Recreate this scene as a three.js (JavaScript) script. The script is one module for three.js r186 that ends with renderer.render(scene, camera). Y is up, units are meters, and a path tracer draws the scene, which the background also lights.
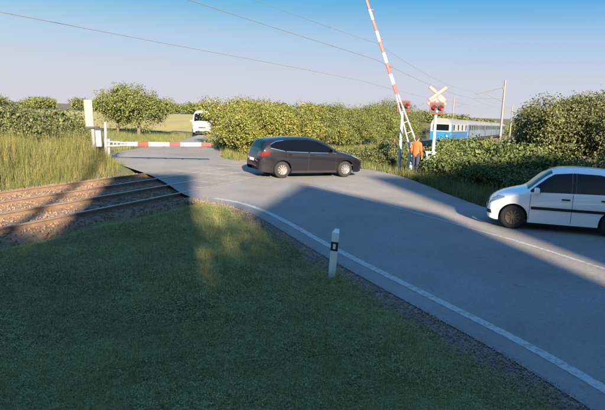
import * as THREE from 'three';
import { mergeGeometries, mergeVertices } from 'three/addons/utils/BufferGeometryUtils.js';
import { RoundedBoxGeometry } from 'three/addons/geometries/RoundedBoxGeometry.js';
import { MarchingCubes } from 'three/addons/objects/MarchingCubes.js';

// ------------------------------------------------------------------ camera, sky, sun, exposure
const scene = new THREE.Scene();
const camera = new THREE.PerspectiveCamera(40.2, 605 / 410, 0.1, 3000);
camera.position.set(0, 2.7, 0);
camera.rotation.order = 'YXZ';
camera.rotation.set(-9.523 * Math.PI / 180, 0, 2.0 * Math.PI / 180);
scene.add(camera);

const EXPOSURE = 3.8;
const SUN_TAN = 0.36, SUN_AZ = 12 * Math.PI / 180;            // low evening sun behind the camera, a little to the right
const sunDir = new THREE.Vector3(Math.sin(SUN_AZ), SUN_TAN, Math.cos(SUN_AZ)).normalize();
{
  const W = 512, Hh = 256, data = new Float32Array(W * Hh * 4);
  const clampSky = (x) => Math.min(1, Math.max(0, x));
  const mix = (a, b, t) => a.map((v, i) => v + (b[i] - v) * t);
  const ss = (a, b, x) => { const t = Math.min(1, Math.max(0, (x - a) / (b - a))); return t * t * (3 - 2 * t); };
  for (let j = 0; j < Hh; j++) for (let i = 0; i < W; i++) {
    const u = (i + 0.5) / W, v = (j + 0.5) / Hh;              // v = 0 is straight down
    const el = (v - 0.5) * Math.PI, phi = (u - 0.5) * 2 * Math.PI;
    const d = new THREE.Vector3(Math.cos(el) * Math.cos(phi), Math.sin(el), Math.cos(el) * Math.sin(phi));
    const e = Math.max(0, el * 180 / Math.PI);
    const side = 0.5 + 0.5 * (d.x * 0.95 - d.z * 0.3);        // the sky is deeper blue away to the right
    const st = [[0, [0.57, 0.55, 0.60], [0.53, 0.53, 0.60]], [3, [0.56, 0.56, 0.62], [0.50, 0.53, 0.63]], [6.5, [0.44, 0.57, 0.67], [0.34, 0.48, 0.67]], [11, [0.17, 0.50, 0.61], [0.06, 0.31, 0.64]], [17, [0.08, 0.40, 0.58], [0.03, 0.24, 0.61]], [40, [0.13, 0.34, 0.70], [0.10, 0.30, 0.72]], [90, [0.14, 0.33, 0.72], [0.14, 0.33, 0.72]]];
    let q = 0; while (q < st.length - 2 && e > st[q + 1][0]) q++;
    const f = ss(0, 1, (e - st[q][0]) / (st[q + 1][0] - st[q][0])) * 0.5 + 0.5 * clampSky((e - st[q][0]) / (st[q + 1][0] - st[q][0]));
    let c = mix(mix(st[q][1], st[q][2], side), mix(st[q + 1][1], st[q + 1][2], side), f);
    const ca = Math.max(0, d.dot(sunDir));
    const glow = 0.25 * Math.pow(ca, 6) + 0.5 * Math.pow(ca, 40);
    c = [c[0] + glow * 1.0, c[1] + glow * 0.85, c[2] + glow * 0.68];
    const k = (j * W + i) * 4;
    const g = 1.2 / EXPOSURE; data[k] = c[0] * g; data[k + 1] = c[1] * g; data[k + 2] = c[2] * g; data[k + 3] = 1;
  }
  const tex = new THREE.DataTexture(data, W, Hh, THREE.RGBAFormat, THREE.FloatType);
  tex.mapping = THREE.EquirectangularReflectionMapping;
  tex.magFilter = THREE.LinearFilter; tex.minFilter = THREE.LinearFilter; tex.wrapS = THREE.RepeatWrapping;
  tex.needsUpdate = true;
  scene.background = tex; scene.environment = tex;
}
const sun = new THREE.DirectionalLight(new THREE.Color().setRGB(1.0, 0.82, 0.59), 5);
sun.position.copy(sunDir).multiplyScalar(120).add(new THREE.Vector3(0, 0, -20));
sun.target.position.set(0, 0, -20);
sun.castShadow = true; sun.shadow.radius = 2.2; sun.shadow.mapSize.set(4096, 4096);
Object.assign(sun.shadow.camera, { left: -70, right: 70, top: 50, bottom: -50, near: 1, far: 400 });
scene.add(sun, sun.target);

// ------------------------------------------------------------------ helpers
let seed = 7;
function rnd() { seed = (seed * 1664525 + 1013904223) >>> 0; return seed / 4294967296; }
const R = (a, b) => a + (b - a) * rnd();
const clamp = (x, a = 0, b = 1) => Math.min(b, Math.max(a, x));
const sstep = (a, b, x) => { const t = clamp((x - a) / (b - a)); return t * t * (3 - 2 * t); };
const lerp = (a, b, t) => a + (b - a) * t;
const V = (x, d, h = 0) => new THREE.Vector3(x, h, -d);       // x to the right, d into the depth, h up
const used = {};
function numbered(n) { const k = used[n] = (used[n] ?? -1) + 1; return k ? `${n}_${String(k).padStart(3, '0')}` : n; }
function tag(o, label, category, group) { o.userData.label = label; if (category) o.userData.category = category; if (group) o.userData.group = group; return o; }
function thing(name, label, category, pos = [0, 0, 0], turn = 0, group) {
  const o = new THREE.Group(); o.name = numbered(name); o.position.set(...pos); o.rotation.y = turn;
  scene.add(o); return tag(o, label, category, group);
}
function part(parent, name, geo, mat, label) {
  const m = new THREE.Mesh(geo, mat); m.name = name; m.castShadow = m.receiveShadow = true;
  if (label) m.userData.label = label;
  parent.add(m); return m;
}
function struct(name, geo, mat, label) {
  const m = new THREE.Mesh(geo, mat); m.name = numbered(name); m.userData = { kind: 'structure', label }; m.castShadow = m.receiveShadow = true; scene.add(m); return m;
}
function std(r, g, b, rough = 0.8, extra = {}) { return new THREE.MeshStandardMaterial({ color: new THREE.Color().setRGB(r, g, b), roughness: rough, ...extra }); }
function phys(r, g, b, rough, extra = {}) { return new THREE.MeshPhysicalMaterial({ color: new THREE.Color().setRGB(r, g, b), roughness: rough, ...extra }); }
function box(w, h, d, x = 0, y = 0, z = 0, ry = 0) { const g = new THREE.BoxGeometry(w, h, d); if (ry) g.rotateY(ry); return g.translate(x, y, z); }
function rbox(w, h, d, r, x = 0, y = 0, z = 0) { return new RoundedBoxGeometry(w, h, d, 2, r).translate(x, y, z); }
function cyl(r0, r1, h, x = 0, y = 0, z = 0, n = 12) { return new THREE.CylinderGeometry(r1, r0, h, n).translate(x, y + h / 2, z); }
function bar(a, b, r0, r1 = r0, n = 8) {                        // round bar between two points
  const d = new THREE.Vector3().subVectors(b, a), g = new THREE.CylinderGeometry(r1, r0, d.length(), n);
  g.applyQuaternion(new THREE.Quaternion().setFromUnitVectors(new THREE.Vector3(0, 1, 0), d.clone().normalize()));
  return g.translate((a.x + b.x) / 2, (a.y + b.y) / 2, (a.z + b.z) / 2);
}
const mg = (l) => mergeGeometries(l.map((g) => { const q = g.index ? g.toNonIndexed() : g; for (const k of Object.keys(q.attributes)) if (!['position', 'normal', 'uv'].includes(k)) q.deleteAttribute(k); return q; }));
function meshOf(pos, idx, uv) {
  const g = new THREE.BufferGeometry(); g.setAttribute('position', new THREE.Float32BufferAttribute(pos, 3));
  g.setAttribute('uv', new THREE.Float32BufferAttribute(uv || new Float32Array(pos.length / 3 * 2), 2)); g.setIndex(idx); g.computeVertexNormals(); return g;
}
function pchip(pts) {                                          // monotone curve through points
  const x = pts.map((p) => p[0]), y = pts.map((p) => p[1]), n = x.length, d = [], m = [];
  for (let i = 0; i < n - 1; i++) d.push((y[i + 1] - y[i]) / (x[i + 1] - x[i]));
  m[0] = d[0]; m[n - 1] = d[n - 2];
  for (let i = 1; i < n - 1; i++) m[i] = d[i - 1] * d[i] <= 0 ? 0 : 2 / (1 / d[i - 1] + 1 / d[i]);
  return (t) => {
    if (t <= x[0]) return y[0]; if (t >= x[n - 1]) return y[n - 1];
    let i = 0; while (t > x[i + 1]) i++;
    const h = x[i + 1] - x[i], s = (t - x[i]) / h, s2 = s * s, s3 = s2 * s;
    return y[i] * (2 * s3 - 3 * s2 + 1) + h * m[i] * (s3 - 2 * s2 + s) + y[i + 1] * (3 * s2 - 2 * s3) + h * m[i + 1] * (s3 - s2);
  };
}
// tileable value noise
function noiseGrid(n, sd) { const s = seed; seed = sd; const a = new Float32Array(n * n); for (let i = 0; i < a.length; i++) a[i] = rnd(); seed = s; return a; }
const NG = noiseGrid(256, 99);
function vnoise(x, y, per) {
  const xi = Math.floor(x), yi = Math.floor(y), fx = x - xi, fy = y - yi, sx = fx * fx * (3 - 2 * fx), sy = fy * fy * (3 - 2 * fy);
  const w = (v) => ((v % per) + per) % per, q = (a, b) => NG[(w(a) & 255) + 256 * (w(b) & 255)];
  return lerp(lerp(q(xi, yi), q(xi + 1, yi), sx), lerp(q(xi, yi + 1), q(xi + 1, yi + 1), sx), sy);
}
function fbm(x, y, per, oct = 4) { let s = 0, a = 0.5, t = 0; for (let i = 0; i < oct; i++) { s += a * vnoise(x, y, per); t += a; a *= 0.5; x *= 2; y *= 2; per *= 2; } return s / t; }
const toS = (c) => 255 * (c <= 0.0031308 ? c * 12.92 : 1.055 * Math.pow(c, 1 / 2.4) - 0.055);
function tex(n, fn, srgb = true) {
  const d = new Uint8Array(n * n * 4);
  for (let j = 0; j < n; j++) for (let i = 0; i < n; i++) { const c = fn(i / n, j / n), k = (j * n + i) * 4; for (let q = 0; q < 3; q++) d[k + q] = clamp(srgb ? toS(clamp(c[q])) : 255 * clamp(c[q]), 0, 255); d[k + 3] = 255; }
  const t = new THREE.DataTexture(d, n, n, THREE.RGBAFormat); t.wrapS = t.wrapT = THREE.RepeatWrapping; t.magFilter = THREE.LinearFilter; t.minFilter = THREE.LinearMipmapLinearFilter; t.generateMipmaps = true;
  if (srgb) t.colorSpace = THREE.SRGBColorSpace; t.needsUpdate = true; return t;
}

// ------------------------------------------------------------------ the lie of the land
// railway: straight line through T0, direction TD, offsets along TN (to the far side)
const T0 = [-3.57, 18.34], TD = [Math.sin(23.7 * Math.PI / 180), Math.cos(23.7 * Math.PI / 180)], TN = [-TD[1], TD[0]];
const trackP = (s, o) => [T0[0] + s * TD[0] + o * TN[0], T0[1] + s * TD[1] + o * TN[1]];
const trackS = (x, d) => (x - T0[0]) * TD[0] + (d - T0[1]) * TD[1];
const trackO = (x, d) => (x - T0[0]) * TN[0] + (d - T0[1]) * TN[1];
const railY = (s) => -1.35 * sstep(10, 62, s) - 0.0128 * Math.max(0, s - 50) * sstep(45, 70, s);
function groundY(x, d) {
  const o = trackO(x, d), s = trackS(x, d);
  const f = 1 - sstep(6, 40, Math.abs(o - 2));                // the land falls with the railway only near it
  const dip = -0.30 * (1 - sstep(0.3, 1.2, Math.max(-0.5 - o, o - 5.2)));
  return -0.07 + Math.min(dip, 0) + railY(s) * f + (d > 60 ? 0.3 * (fbm(x * 0.02 + 50, d * 0.02, 256) - 0.5) : 0) - 0.0;
}
// outline of the carriageway
const laneLine = [[4.6, -3], [4.2, 1], [3.72, 3.5], [3.15, 5.34], [2.72, 6.51], [1.97, 8.12], [0.64, 10.99], [-0.29, 13.26], [-1.1, 15.0], [-1.9, 16.15], [-2.7, 16.75]];
const leftEdge = [[4.1, -3], [3.75, 1], [3.3, 3.4], [2.72, 5.2], [2.3, 6.3], [1.56, 7.9], [0.26, 10.75], [-0.66, 13.0], [-1.45, 14.7], [-2.2, 15.75], [-3.1, 16.5], [-3.7, 17.3], [-4.9, 19.8], [-6.2, 22.2], [-7.8, 24.6], [-9.0, 26.6], [-10.4, 29.5], [-10.8, 33.1], [-10.2, 37.5], [-10, 45], [-11, 60], [-15, 85]];
const rightEdge = [[11.5, -3], [11.2, 4], [10.6, 8.5], [9.4, 12], [8.0, 14.2], [6.6, 15.3], [5.75, 16.3], [5.15, 19], [4.78, 22.0], [4.2, 25], [3.1, 27.2], [1.0, 28.6], [-1.8, 29.2], [-3.6, 29.6], [-4.5, 31], [-5.0, 33.5], [-5.4, 38.4], [-5.2, 45], [-6.2, 60], [-10, 85]];
const spl = (pts, n) => new THREE.CatmullRomCurve3(pts.map((p) => new THREE.Vector3(p[0], 0, p[1])), false, 'centripetal').getPoints(n).map((p) => [p.x, p.z]);
const LE = spl(leftEdge, 140), RE = spl(rightEdge, 140), roadPoly = [...LE, ...[...RE].reverse()];
function inPoly(x, y, P) { let c = false; for (let i = 0, j = P.length - 1; i < P.length; j = i++) if ((P[i][1] > y) !== (P[j][1] > y) && x < (P[j][0] - P[i][0]) * (y - P[i][1]) / (P[j][1] - P[i][1]) + P[i][0]) c = !c; return c; }
function distTo(x, y, L) { let m = 1e9; for (const p of L) m = Math.min(m, (p[0] - x) ** 2 + (p[1] - y) ** 2); return Math.sqrt(m); }

// ------------------------------------------------------------------ textures
const asphaltTex = tex(2048, (u, v) => {
  const a = fbm(u * 8, v * 8, 8, 5), b = vnoise(u * 1024, v * 1024, 1024), c = vnoise(u * 420 + 3, v * 420, 420), big = fbm(u * 3 + 5, v * 3 + 1, 3, 4);
  let g = 0.208 * (0.74 + 0.40 * a) * (0.76 + 0.48 * (0.55 * b + 0.45 * c)) * (0.82 + 0.36 * big);
  if (vnoise(u * 90 + 3, v * 90, 90) > 0.93) g *= 0.8;                                   // small oil and tar spots
  return [g * 1.03, g * 0.985, g * 0.95];
});
const asphaltBump = tex(512, (u, v) => { const b = vnoise(u * 256, v * 256, 256), c = vnoise(u * 120, v * 120, 120); const g = 0.6 * b + 0.4 * c; return [g, g, g]; }, false);
const soilTex = tex(512, (u, v) => {
  const a = fbm(u * 5, v * 5, 5, 5), b = vnoise(u * 180, v * 180, 180), c = fbm(u * 9 + 4, v * 9, 9, 4);
  const t = sstep(0.35, 0.65, a), k = 0.7 + 0.6 * b;
  return [lerp(0.09, 0.075, t) * k, lerp(0.075, 0.095, t) * k, lerp(0.045, 0.035, t) * k * (0.8 + 0.4 * c)];
});
const gravelTex = tex(512, (u, v) => {
  const b = vnoise(u * 130, v * 130, 130), c = vnoise(u * 60 + 5, v * 60, 60), a = fbm(u * 4, v * 4, 4, 4);
  const g = (0.45 + 0.55 * b) * (0.6 + 0.6 * c); return [0.29 * g * (0.8 + 0.4 * a), 0.235 * g * (0.8 + 0.4 * a), 0.19 * g * (0.8 + 0.4 * a)];
});
const fieldTex = tex(256, (u, v) => { const a = fbm(u * 4, v * 20, 4, 4), b = vnoise(u * 120, v * 120, 120); const k = 0.6 + 0.5 * a + 0.3 * b; return [0.28 * k, 0.245 * k, 0.08 * k]; });
const rustTex = tex(256, (u, v) => { const a = fbm(u * 8, v * 8, 8, 5), b = vnoise(u * 128, v * 128, 128); const k = 0.55 + 0.6 * a + 0.25 * b; return [0.165 * k, 0.115 * k, 0.08 * k]; });
const woodTex = tex(256, (u, v) => { const a = fbm(u * 3, v * 40, 3, 4), b = fbm(u * 6, v * 6, 6, 4); const k = 0.5 + 0.5 * a + 0.4 * b; return [0.16 * k, 0.125 * k, 0.10 * k]; });
const plasterTex = tex(256, (u, v) => { const a = fbm(u * 5, v * 5, 5, 5), b = vnoise(u * 128, v * 128, 128); const k = 0.8 + 0.25 * a + 0.1 * b; return [0.52 * k, 0.49 * k, 0.44 * k]; });
const barkTex = tex(128, (u, v) => { const a = fbm(u * 20, v * 3, 20, 4); const k = 0.5 + 0.8 * a; return [0.13 * k, 0.10 * k, 0.07 * k]; });
const wornTex = tex(512, (u, v) => { const a = fbm(u * 24, v * 24, 24, 4), b = vnoise(u * 256, v * 256, 256); const w = sstep(0.30, 0.56, a * 0.75 + b * 0.25); const k = lerp(0.24, 0.42, w); return [k, k, k * 0.98]; });
const dirtTex = tex(256, (u, v) => { const a = fbm(u * 6, v * 6, 6, 5); const k = 0.86 + 0.2 * a; return [0.78 * k, 0.78 * k, 0.77 * k]; });

// ------------------------------------------------------------------ ground, road, verge
{
  const xs = [], ds = [];
  for (let x = -900; x < -40; x *= 0.72) xs.push(x); for (let x = -40; x <= 60; x += 0.6) xs.push(x); for (let x = 62; x < 900; x *= 1.35) xs.push(x); xs.push(1000);
  ds.push(-400, -200, -100, -50, -25); for (let d = -12; d <= 60; d += 0.5) ds.push(d); for (let d = 62; d < 220; d += 4) ds.push(d); for (let d = 240; d < 1700; d *= 1.3) ds.push(d); ds.push(1800);
  const pos = [], idx = [], uv = [];
  for (const d of ds) for (const x of xs) { pos.push(x, groundY(x, d), -d); uv.push(x / 3, d / 3); }
  const n = xs.length; for (let j = 0; j < ds.length - 1; j++) for (let i = 0; i < n - 1; i++) { const a = j * n + i; idx.push(a, a + 1, a + n + 1, a, a + n + 1, a + n); }
  struct('ground', meshOf(pos, idx, uv), std(1, 1, 1, 1, { map: soilTex }), 'grassy soil of the verges and the land beyond');
}
function flatPoly(P, y, k) { const s = new THREE.Shape(P.map((p) => new THREE.Vector2(p[0], p[1]))); const g = new THREE.ShapeGeometry(s); g.rotateX(-Math.PI / 2); g.translate(0, y, 0); const p = g.attributes.position, uv = []; for (let i = 0; i < p.count; i++) uv.push(p.getX(i) / k, -p.getZ(i) / k); g.setAttribute('uv', new THREE.Float32BufferAttribute(uv, 2)); return g; }
function ribbon(P, w0, w1, y0, y1 = y0, k = 1) {               // strip along a polyline, offsets to the left of travel
  const pos = [], idx = [], uv = []; let L = 0;
  P.forEach((p, i) => {
    const a = P[Math.max(0, i - 1)], b = P[Math.min(P.length - 1, i + 1)], tx = b[0] - a[0], ty = b[1] - a[1], l = Math.hypot(tx, ty), nx = -ty / l, ny = tx / l;
    if (i) L += Math.hypot(p[0] - P[i - 1][0], p[1] - P[i - 1][1]);
    const e0 = typeof w0 === 'function' ? w0(i / (P.length - 1), L) : w0, e1 = typeof w1 === 'function' ? w1(i / (P.length - 1), L) : w1;
    pos.push(p[0] + nx * e0, y0, -(p[1] + ny * e0), p[0] + nx * e1, y1, -(p[1] + ny * e1)); uv.push(L / k, 0, L / k, (e1 - e0) / k);
    if (i) { const q = i * 2; idx.push(q - 2, q, q - 1, q - 1, q, q + 1); }
  });
  const g = meshOf(pos, idx, uv); return g;
}
const asphalt = std(1, 1, 1, 0.82, { map: asphaltTex, bumpMap: asphaltBump, bumpScale: 0.004 });
struct('road', flatPoly(roadPoly, 0, 11), asphalt, 'grey asphalt road bending over the railway crossing');
const shoulderLine = LE.filter((p) => p[1] < 16.9);
struct('gravel_shoulder', ribbon(shoulderLine, -0.15, (t, L) => -(-0.0) + lerp(0.62, 0.30, t) + 0.05 * Math.sin(L * 2.3) + 0.04 * Math.sin(L * 5.1 + 1), -0.005, -0.055, 1.5), std(1, 1, 1, 1, { map: gravelTex }), 'brownish gravel shoulder along the road edge');
struct('road_edge_line', ribbon(spl(laneLine, 90), -0.09, 0.07, 0.004, 0.004, 1.2), std(1, 1, 1, 0.75, { map: wornTex }), 'worn white edge line painted on the asphalt');
const centreLine = spl([[7.2, 6], [6.2, 8.6], [4.9, 12.0], [4.25, 13.3], [2.9, 15.9], [2.1, 17.4], [1.2, 19.0], [0.2, 20.6]], 60);
struct('centre_line', ribbon(centreLine, -0.055, 0.055, 0.004, 0.004, 1.2), std(0.8, 0.8, 0.8, 0.75, { map: wornTex }), 'faded white centre line painted on the asphalt');
{
  const P = [[-75, 75], [-16, 66], [-2, 90], [20, 190], [-40, 220], [-130, 170]];
  const pos = [], idx = [], uv = [];
  for (let x = -130; x < 20; x += 3) for (let d = 66; d < 220; d += 3) if (inPoly(x + 1.5, d + 1.5, P)) { const k = pos.length / 3; for (const [a, b] of [[0, 0], [3, 0], [3, 3], [0, 3]]) { pos.push(x + a, groundY(x + a, d + b) + 0.06, -(d + b)); uv.push((x + a) / 8, (d + b) / 8); } idx.push(k, k + 1, k + 2, k, k + 2, k + 3); }
  const s = meshOf(pos, idx, uv);
  struct('stubble_field', s, std(1, 1, 1, 1, { map: fieldTex }), 'golden stubble field beyond the far trees');
}

{
  const im = new THREE.InstancedMesh(new THREE.IcosahedronGeometry(0.010, 0), std(0.24, 0.20, 0.165, 0.95), 9000), m4 = new THREE.Matrix4(), q4 = new THREE.Quaternion(), c = new THREE.Color();
  for (let k = 0; k < 9000; k++) {
    const i = Math.floor(rnd() * (shoulderLine.length - 1)), f = rnd(), a = shoulderLine[i], b = shoulderLine[i + 1], l = Math.hypot(b[0] - a[0], b[1] - a[1]) || 1, e = R(-0.08, 0.6) * (0.4 + 0.6 * rnd());
    q4.setFromEuler(new THREE.Euler(R(0, 6), R(0, 6), R(0, 6))); const sc = R(0.35, 1.5) * (e < 0 ? 0.5 : 1);
    m4.compose(new THREE.Vector3(lerp(a[0], b[0], f) - (b[1] - a[1]) / l * e, e < 0 ? 0.003 : -0.004 - 0.06 * e, -(lerp(a[1], b[1], f) + (b[0] - a[0]) / l * e)), q4, new THREE.Vector3(sc, sc * 0.8, sc));
    im.setMatrixAt(k, m4); const v = R(0.5, 1.3); c.setRGB(v, v * 0.97, v * 0.93); im.setColorAt(k, c);
  }
  im.name = 'shoulder_stones'; im.userData = { kind: 'stuff', label: 'loose grit and small stones along the road edge' }; scene.add(im);
}
// ------------------------------------------------------------------ railway
const OFF = [0, 1.42, 2.84, 4.26];
const SS = []; for (let s = -16; s < 30; s += 1) SS.push(s); for (let s = 30; s <= 190; s += 4) SS.push(s);
function sweep(profile, o) {                                   // profile: [across, up] points, closed
  const pos = [], idx = [], uv = [], n = profile.length;
  SS.forEach((s, i) => {
    for (let k = 0; k <= n; k++) { const q = profile[k % n], p = trackP(s, o + q[0]); pos.push(p[0], railY(s) + q[1], -p[1]); uv.push(s * 1.0, k * 0.12); }
    if (i) for (let k = 0; k < n; k++) { const a = (i - 1) * (n + 1) + k, b = a + n + 1; idx.push(a, b, a + 1, a + 1, b, b + 1); }
  });
  const g = meshOf(pos, idx, uv).toNonIndexed(); g.computeVertexNormals(); return g;
}
const RT = 0.010;                                              // rail head stands a little above the asphalt
const railProfile = [[-0.07, RT - 0.17], [-0.07, RT - 0.155], [-0.012, RT - 0.13], [-0.010, RT - 0.045], [-0.036, RT - 0.036], [-0.036, RT - 0.006], [-0.028, RT], [0.028, RT], [0.036, RT - 0.006], [0.036, RT - 0.036], [0.010, RT - 0.045], [0.012, RT - 0.13], [0.07, RT - 0.155], [0.07, RT - 0.17]];
const rustMat = std(1.25, 1.2, 1.15, 0.8, { map: rustTex, metalness: 0.15 });
const headMat = std(0.50, 0.44, 0.40, 0.38, { metalness: 0.85 });
const headProfile = [[-0.024, RT - 0.01], [-0.024, RT + 0.002], [0.024, RT + 0.002], [0.024, RT - 0.01]];
const sleeperMat = [std(1, 1, 1, 0.95, { map: woodTex }), std(1.3, 1.2, 1.1, 0.95, { map: woodTex }), std(0.8, 0.8, 0.85, 0.95, { map: woodTex })];
const sleeperGeo = box(2.1, 0.14, 0.25), plateGeo = box(0.3, 0.02, 0.16), clipGeo = cyl(0.02, 0.02, 0.05, 0, 0, 0, 6);
const ta = Math.atan2(TD[1], TD[0]);                           // heading of the track in the x/d plane
for (const k of [0, 2]) {
  const t = new THREE.Group(); t.name = numbered('railway_track'); t.userData = { kind: 'structure', label: k ? 'rusty railway track on the side of the tall grass' : 'rusty railway track on the side of the roadside lawn' }; scene.add(t);
  for (const o of [OFF[k], OFF[k + 1]]) { const r = part(t, 'rail', sweep(railProfile, o), rustMat); part(r, 'running_surface', sweep(headProfile, o), headMat); }
  let i = 0; const oc = (OFF[k] + OFF[k + 1]) / 2;
  for (let s = -15; s < 60; s += 0.62, i++) {
    const p = trackP(s, oc); if (inPoly(p[0], p[1], roadPoly)) continue;
    const m = part(t, 'sleeper', sleeperGeo, sleeperMat[i % 3]); m.position.set(p[0], railY(s) - 0.195 + 0.006 * Math.sin(i * 7), -p[1]); m.rotation.y = ta + Math.PI / 2 + 0.01 * Math.sin(i * 3.3);
    for (const q of [-0.71, 0.71]) { const pl = part(m, 'tie_plate', plateGeo, rustMat); pl.position.set(q, 0.079, 0); }
  }
}
{
  const prof = [[-1.0, -0.36], [-0.55, -0.135], [0.2, -0.125], [0.71, -0.15], [1.3, -0.125], [2.1, -0.12], [3.0, -0.125], [3.55, -0.15], [4.1, -0.125], [4.95, -0.135], [5.6, -0.40]];
  const pos = [], idx = [], uv = [], n = prof.length;
  SS.forEach((s, i) => { prof.forEach((q, k) => { const p = trackP(s, q[0]); pos.push(p[0], railY(s) + q[1], -p[1]); uv.push(s / 1.6, q[0] / 1.6); }); if (i) for (let k = 0; k < n - 1; k++) { const a = (i - 1) * n + k, b = a + n; idx.push(a, a + 1, b, a + 1, b + 1, b); } });
  struct('ballast_bed', meshOf(pos, idx, uv), std(0.95, 0.78, 0.62, 1, { map: gravelTex }), 'brown stone ballast bed under both tracks');
  const st = new THREE.InstancedMesh(new THREE.IcosahedronGeometry(0.028, 0), std(0.22, 0.155, 0.105, 0.95), 15000), m4 = new THREE.Matrix4(), q4 = new THREE.Quaternion(), c = new THREE.Color();
  let k = 0; for (let i = 0; k < 15000 && i < 60000; i++) {
    const s = R(-13, 26), o = R(-0.85, 5.4), p = trackP(s, o); if (inPoly(p[0], p[1], roadPoly)) continue;
    const edge = Math.max(-0.6 - o, o - 5.1, 0);
    q4.setFromEuler(new THREE.Euler(R(0, 6), R(0, 6), R(0, 6)));
    m4.compose(new THREE.Vector3(p[0], railY(s) - 0.122 - edge * 0.45 + R(-0.01, 0.015), -p[1]), q4, new THREE.Vector3(R(0.6, 1.4), R(0.5, 1.1), R(0.6, 1.3)));
    st.setMatrixAt(k, m4); const b = R(0.6, 1.3); c.setRGB(0.85 * b, 0.78 * b * R(0.9, 1.05), 0.7 * b); st.setColorAt(k, c); k++;
  }
  st.count = k; st.name = 'ballast_stones'; st.userData = { kind: 'stuff', label: 'loose brown ballast stones between the rails' }; scene.add(st);
}
{ // crossing deck: slabs between and beside the rails where the road runs over
  const deck = new THREE.Group(); deck.name = 'crossing_deck'; deck.userData = { kind: 'structure', label: 'worn slabs between the rails at the level crossing' }; scene.add(deck);
  const mats = [std(0.85, 0.85, 0.86, 0.85, { map: asphaltTex }), std(1.0, 0.98, 0.96, 0.85, { map: asphaltTex }), std(1.12, 1.1, 1.06, 0.85, { map: asphaltTex })];
  const slab = new RoundedBoxGeometry(1.19, 0.1, 1.18, 1, 0.012); let i = 0;
  for (const o of [0.71, 2.13, 3.55]) for (let s = -6; s < 14; s += 1.2, i++) {
    const cs = [trackP(s - 0.55, o), trackP(s + 0.55, o)]; if (!cs.every((p) => inPoly(p[0], p[1], roadPoly))) continue;
    const p = trackP(s, o), m = part(deck, 'slab', slab, mats[(i * 7) % 3]); m.position.set(p[0], -0.042 + 0.002 * Math.sin(i * 2.2), -p[1]); m.rotation.y = ta;
  }
}

// ------------------------------------------------------------------ vegetation
function leafCloud(n, lobes, size, pal, sd, fill = 0.42) {     // many small folded leaves in clumps around lobes
  const keep = seed; seed = sd; const pos = [], nor = [], col = [], w = lobes.map((l) => l[3] * l[4]), tot = w.reduce((a, b) => a + b, 0);
  const clumps = []; const nc = Math.round(n / 14);
  const dir = new THREE.Vector3(), p = new THREE.Vector3(), a = new THREE.Vector3(), b = new THREE.Vector3(), nn = new THREE.Vector3();
  for (let i = 0; i < nc; i++) {
    let r = rnd() * tot, k = 0; while ((r -= w[k]) > 0 && k < lobes.length - 1) k++;
    const L = lobes[k]; dir.set(R(-1, 1), R(-0.75, 1), R(-1, 1)).normalize();
    const bump = 0.55 + 0.85 * fbm(dir.x * 2.2 + 20 + k * 3, dir.y * 2.2 + dir.z * 1.7 + 20, 256, 3);
    const rr = (fill + (1 - fill) * Math.pow(rnd(), 0.6)) * bump;
    clumps.push([L[0] + dir.x * L[3] * rr, L[1] + dir.y * L[4] * rr, L[2] + dir.z * (L[5] ?? L[3]) * rr, dir.clone(), rnd(), rnd()]);
  }
  for (let i = 0; i < n; i++) {
    const c = clumps[i % nc], sp = size * 3.0;
    p.set(c[0] + (R(-1, 1) + R(-1, 1)) * sp * 0.6, c[1] + (R(-1, 1) + R(-1, 1)) * sp * 0.5, c[2] + (R(-1, 1) + R(-1, 1)) * sp * 0.6);
    if (p.y < 0.02) p.y = R(0.02, 0.3);
    nn.copy(c[3]).multiplyScalar(0.7).add(new THREE.Vector3(R(-1, 1), R(-0.4, 1.2), R(-1, 1))).normalize();
    a.set(R(-1, 1), R(-0.9, 0.4), R(-1, 1)).cross(nn).normalize(); b.crossVectors(nn, a);
    const s = size * R(0.45, 1.5), l = s, ww = s * 0.36, fold = s * 0.12;
    const P0 = p, P1 = p.clone().addScaledVector(a, l * 0.5).addScaledVector(b, ww).addScaledVector(nn, fold), P2 = p.clone().addScaledVector(a, l), P3 = p.clone().addScaledVector(a, l * 0.5).addScaledVector(b, -ww).addScaledVector(nn, fold);
    for (const q of [P0, P2, P1, P0, P3, P2]) pos.push(q.x, q.y, q.z);
    for (let q = 0; q < 6; q++) nor.push(nn.x, nn.y, nn.z);
    const t = clamp(0.65 * c[4] + 0.35 * rnd()), br = 0.52 + 0.5 * (0.4 * c[5] + 0.6 * rnd());
    const ci = t * (pal.length - 1), i0 = Math.min(pal.length - 2, Math.floor(ci)), f = ci - i0;
    const cr = [0, 1, 2].map((q) => lerp(pal[i0][q], pal[i0 + 1][q], f) * br);
    for (let q = 0; q < 6; q++) col.push(...cr);
  }
  seed = keep;
  const g = new THREE.BufferGeometry(); g.setAttribute('position', new THREE.Float32BufferAttribute(pos, 3)); g.setAttribute('normal', new THREE.Float32BufferAttribute(nor, 3)); g.setAttribute('color', new THREE.Float32BufferAttribute(col, 3)); g.setAttribute('uv', new THREE.Float32BufferAttribute(new Float32Array(pos.length / 3 * 2), 2));
  return g;
}
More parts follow.
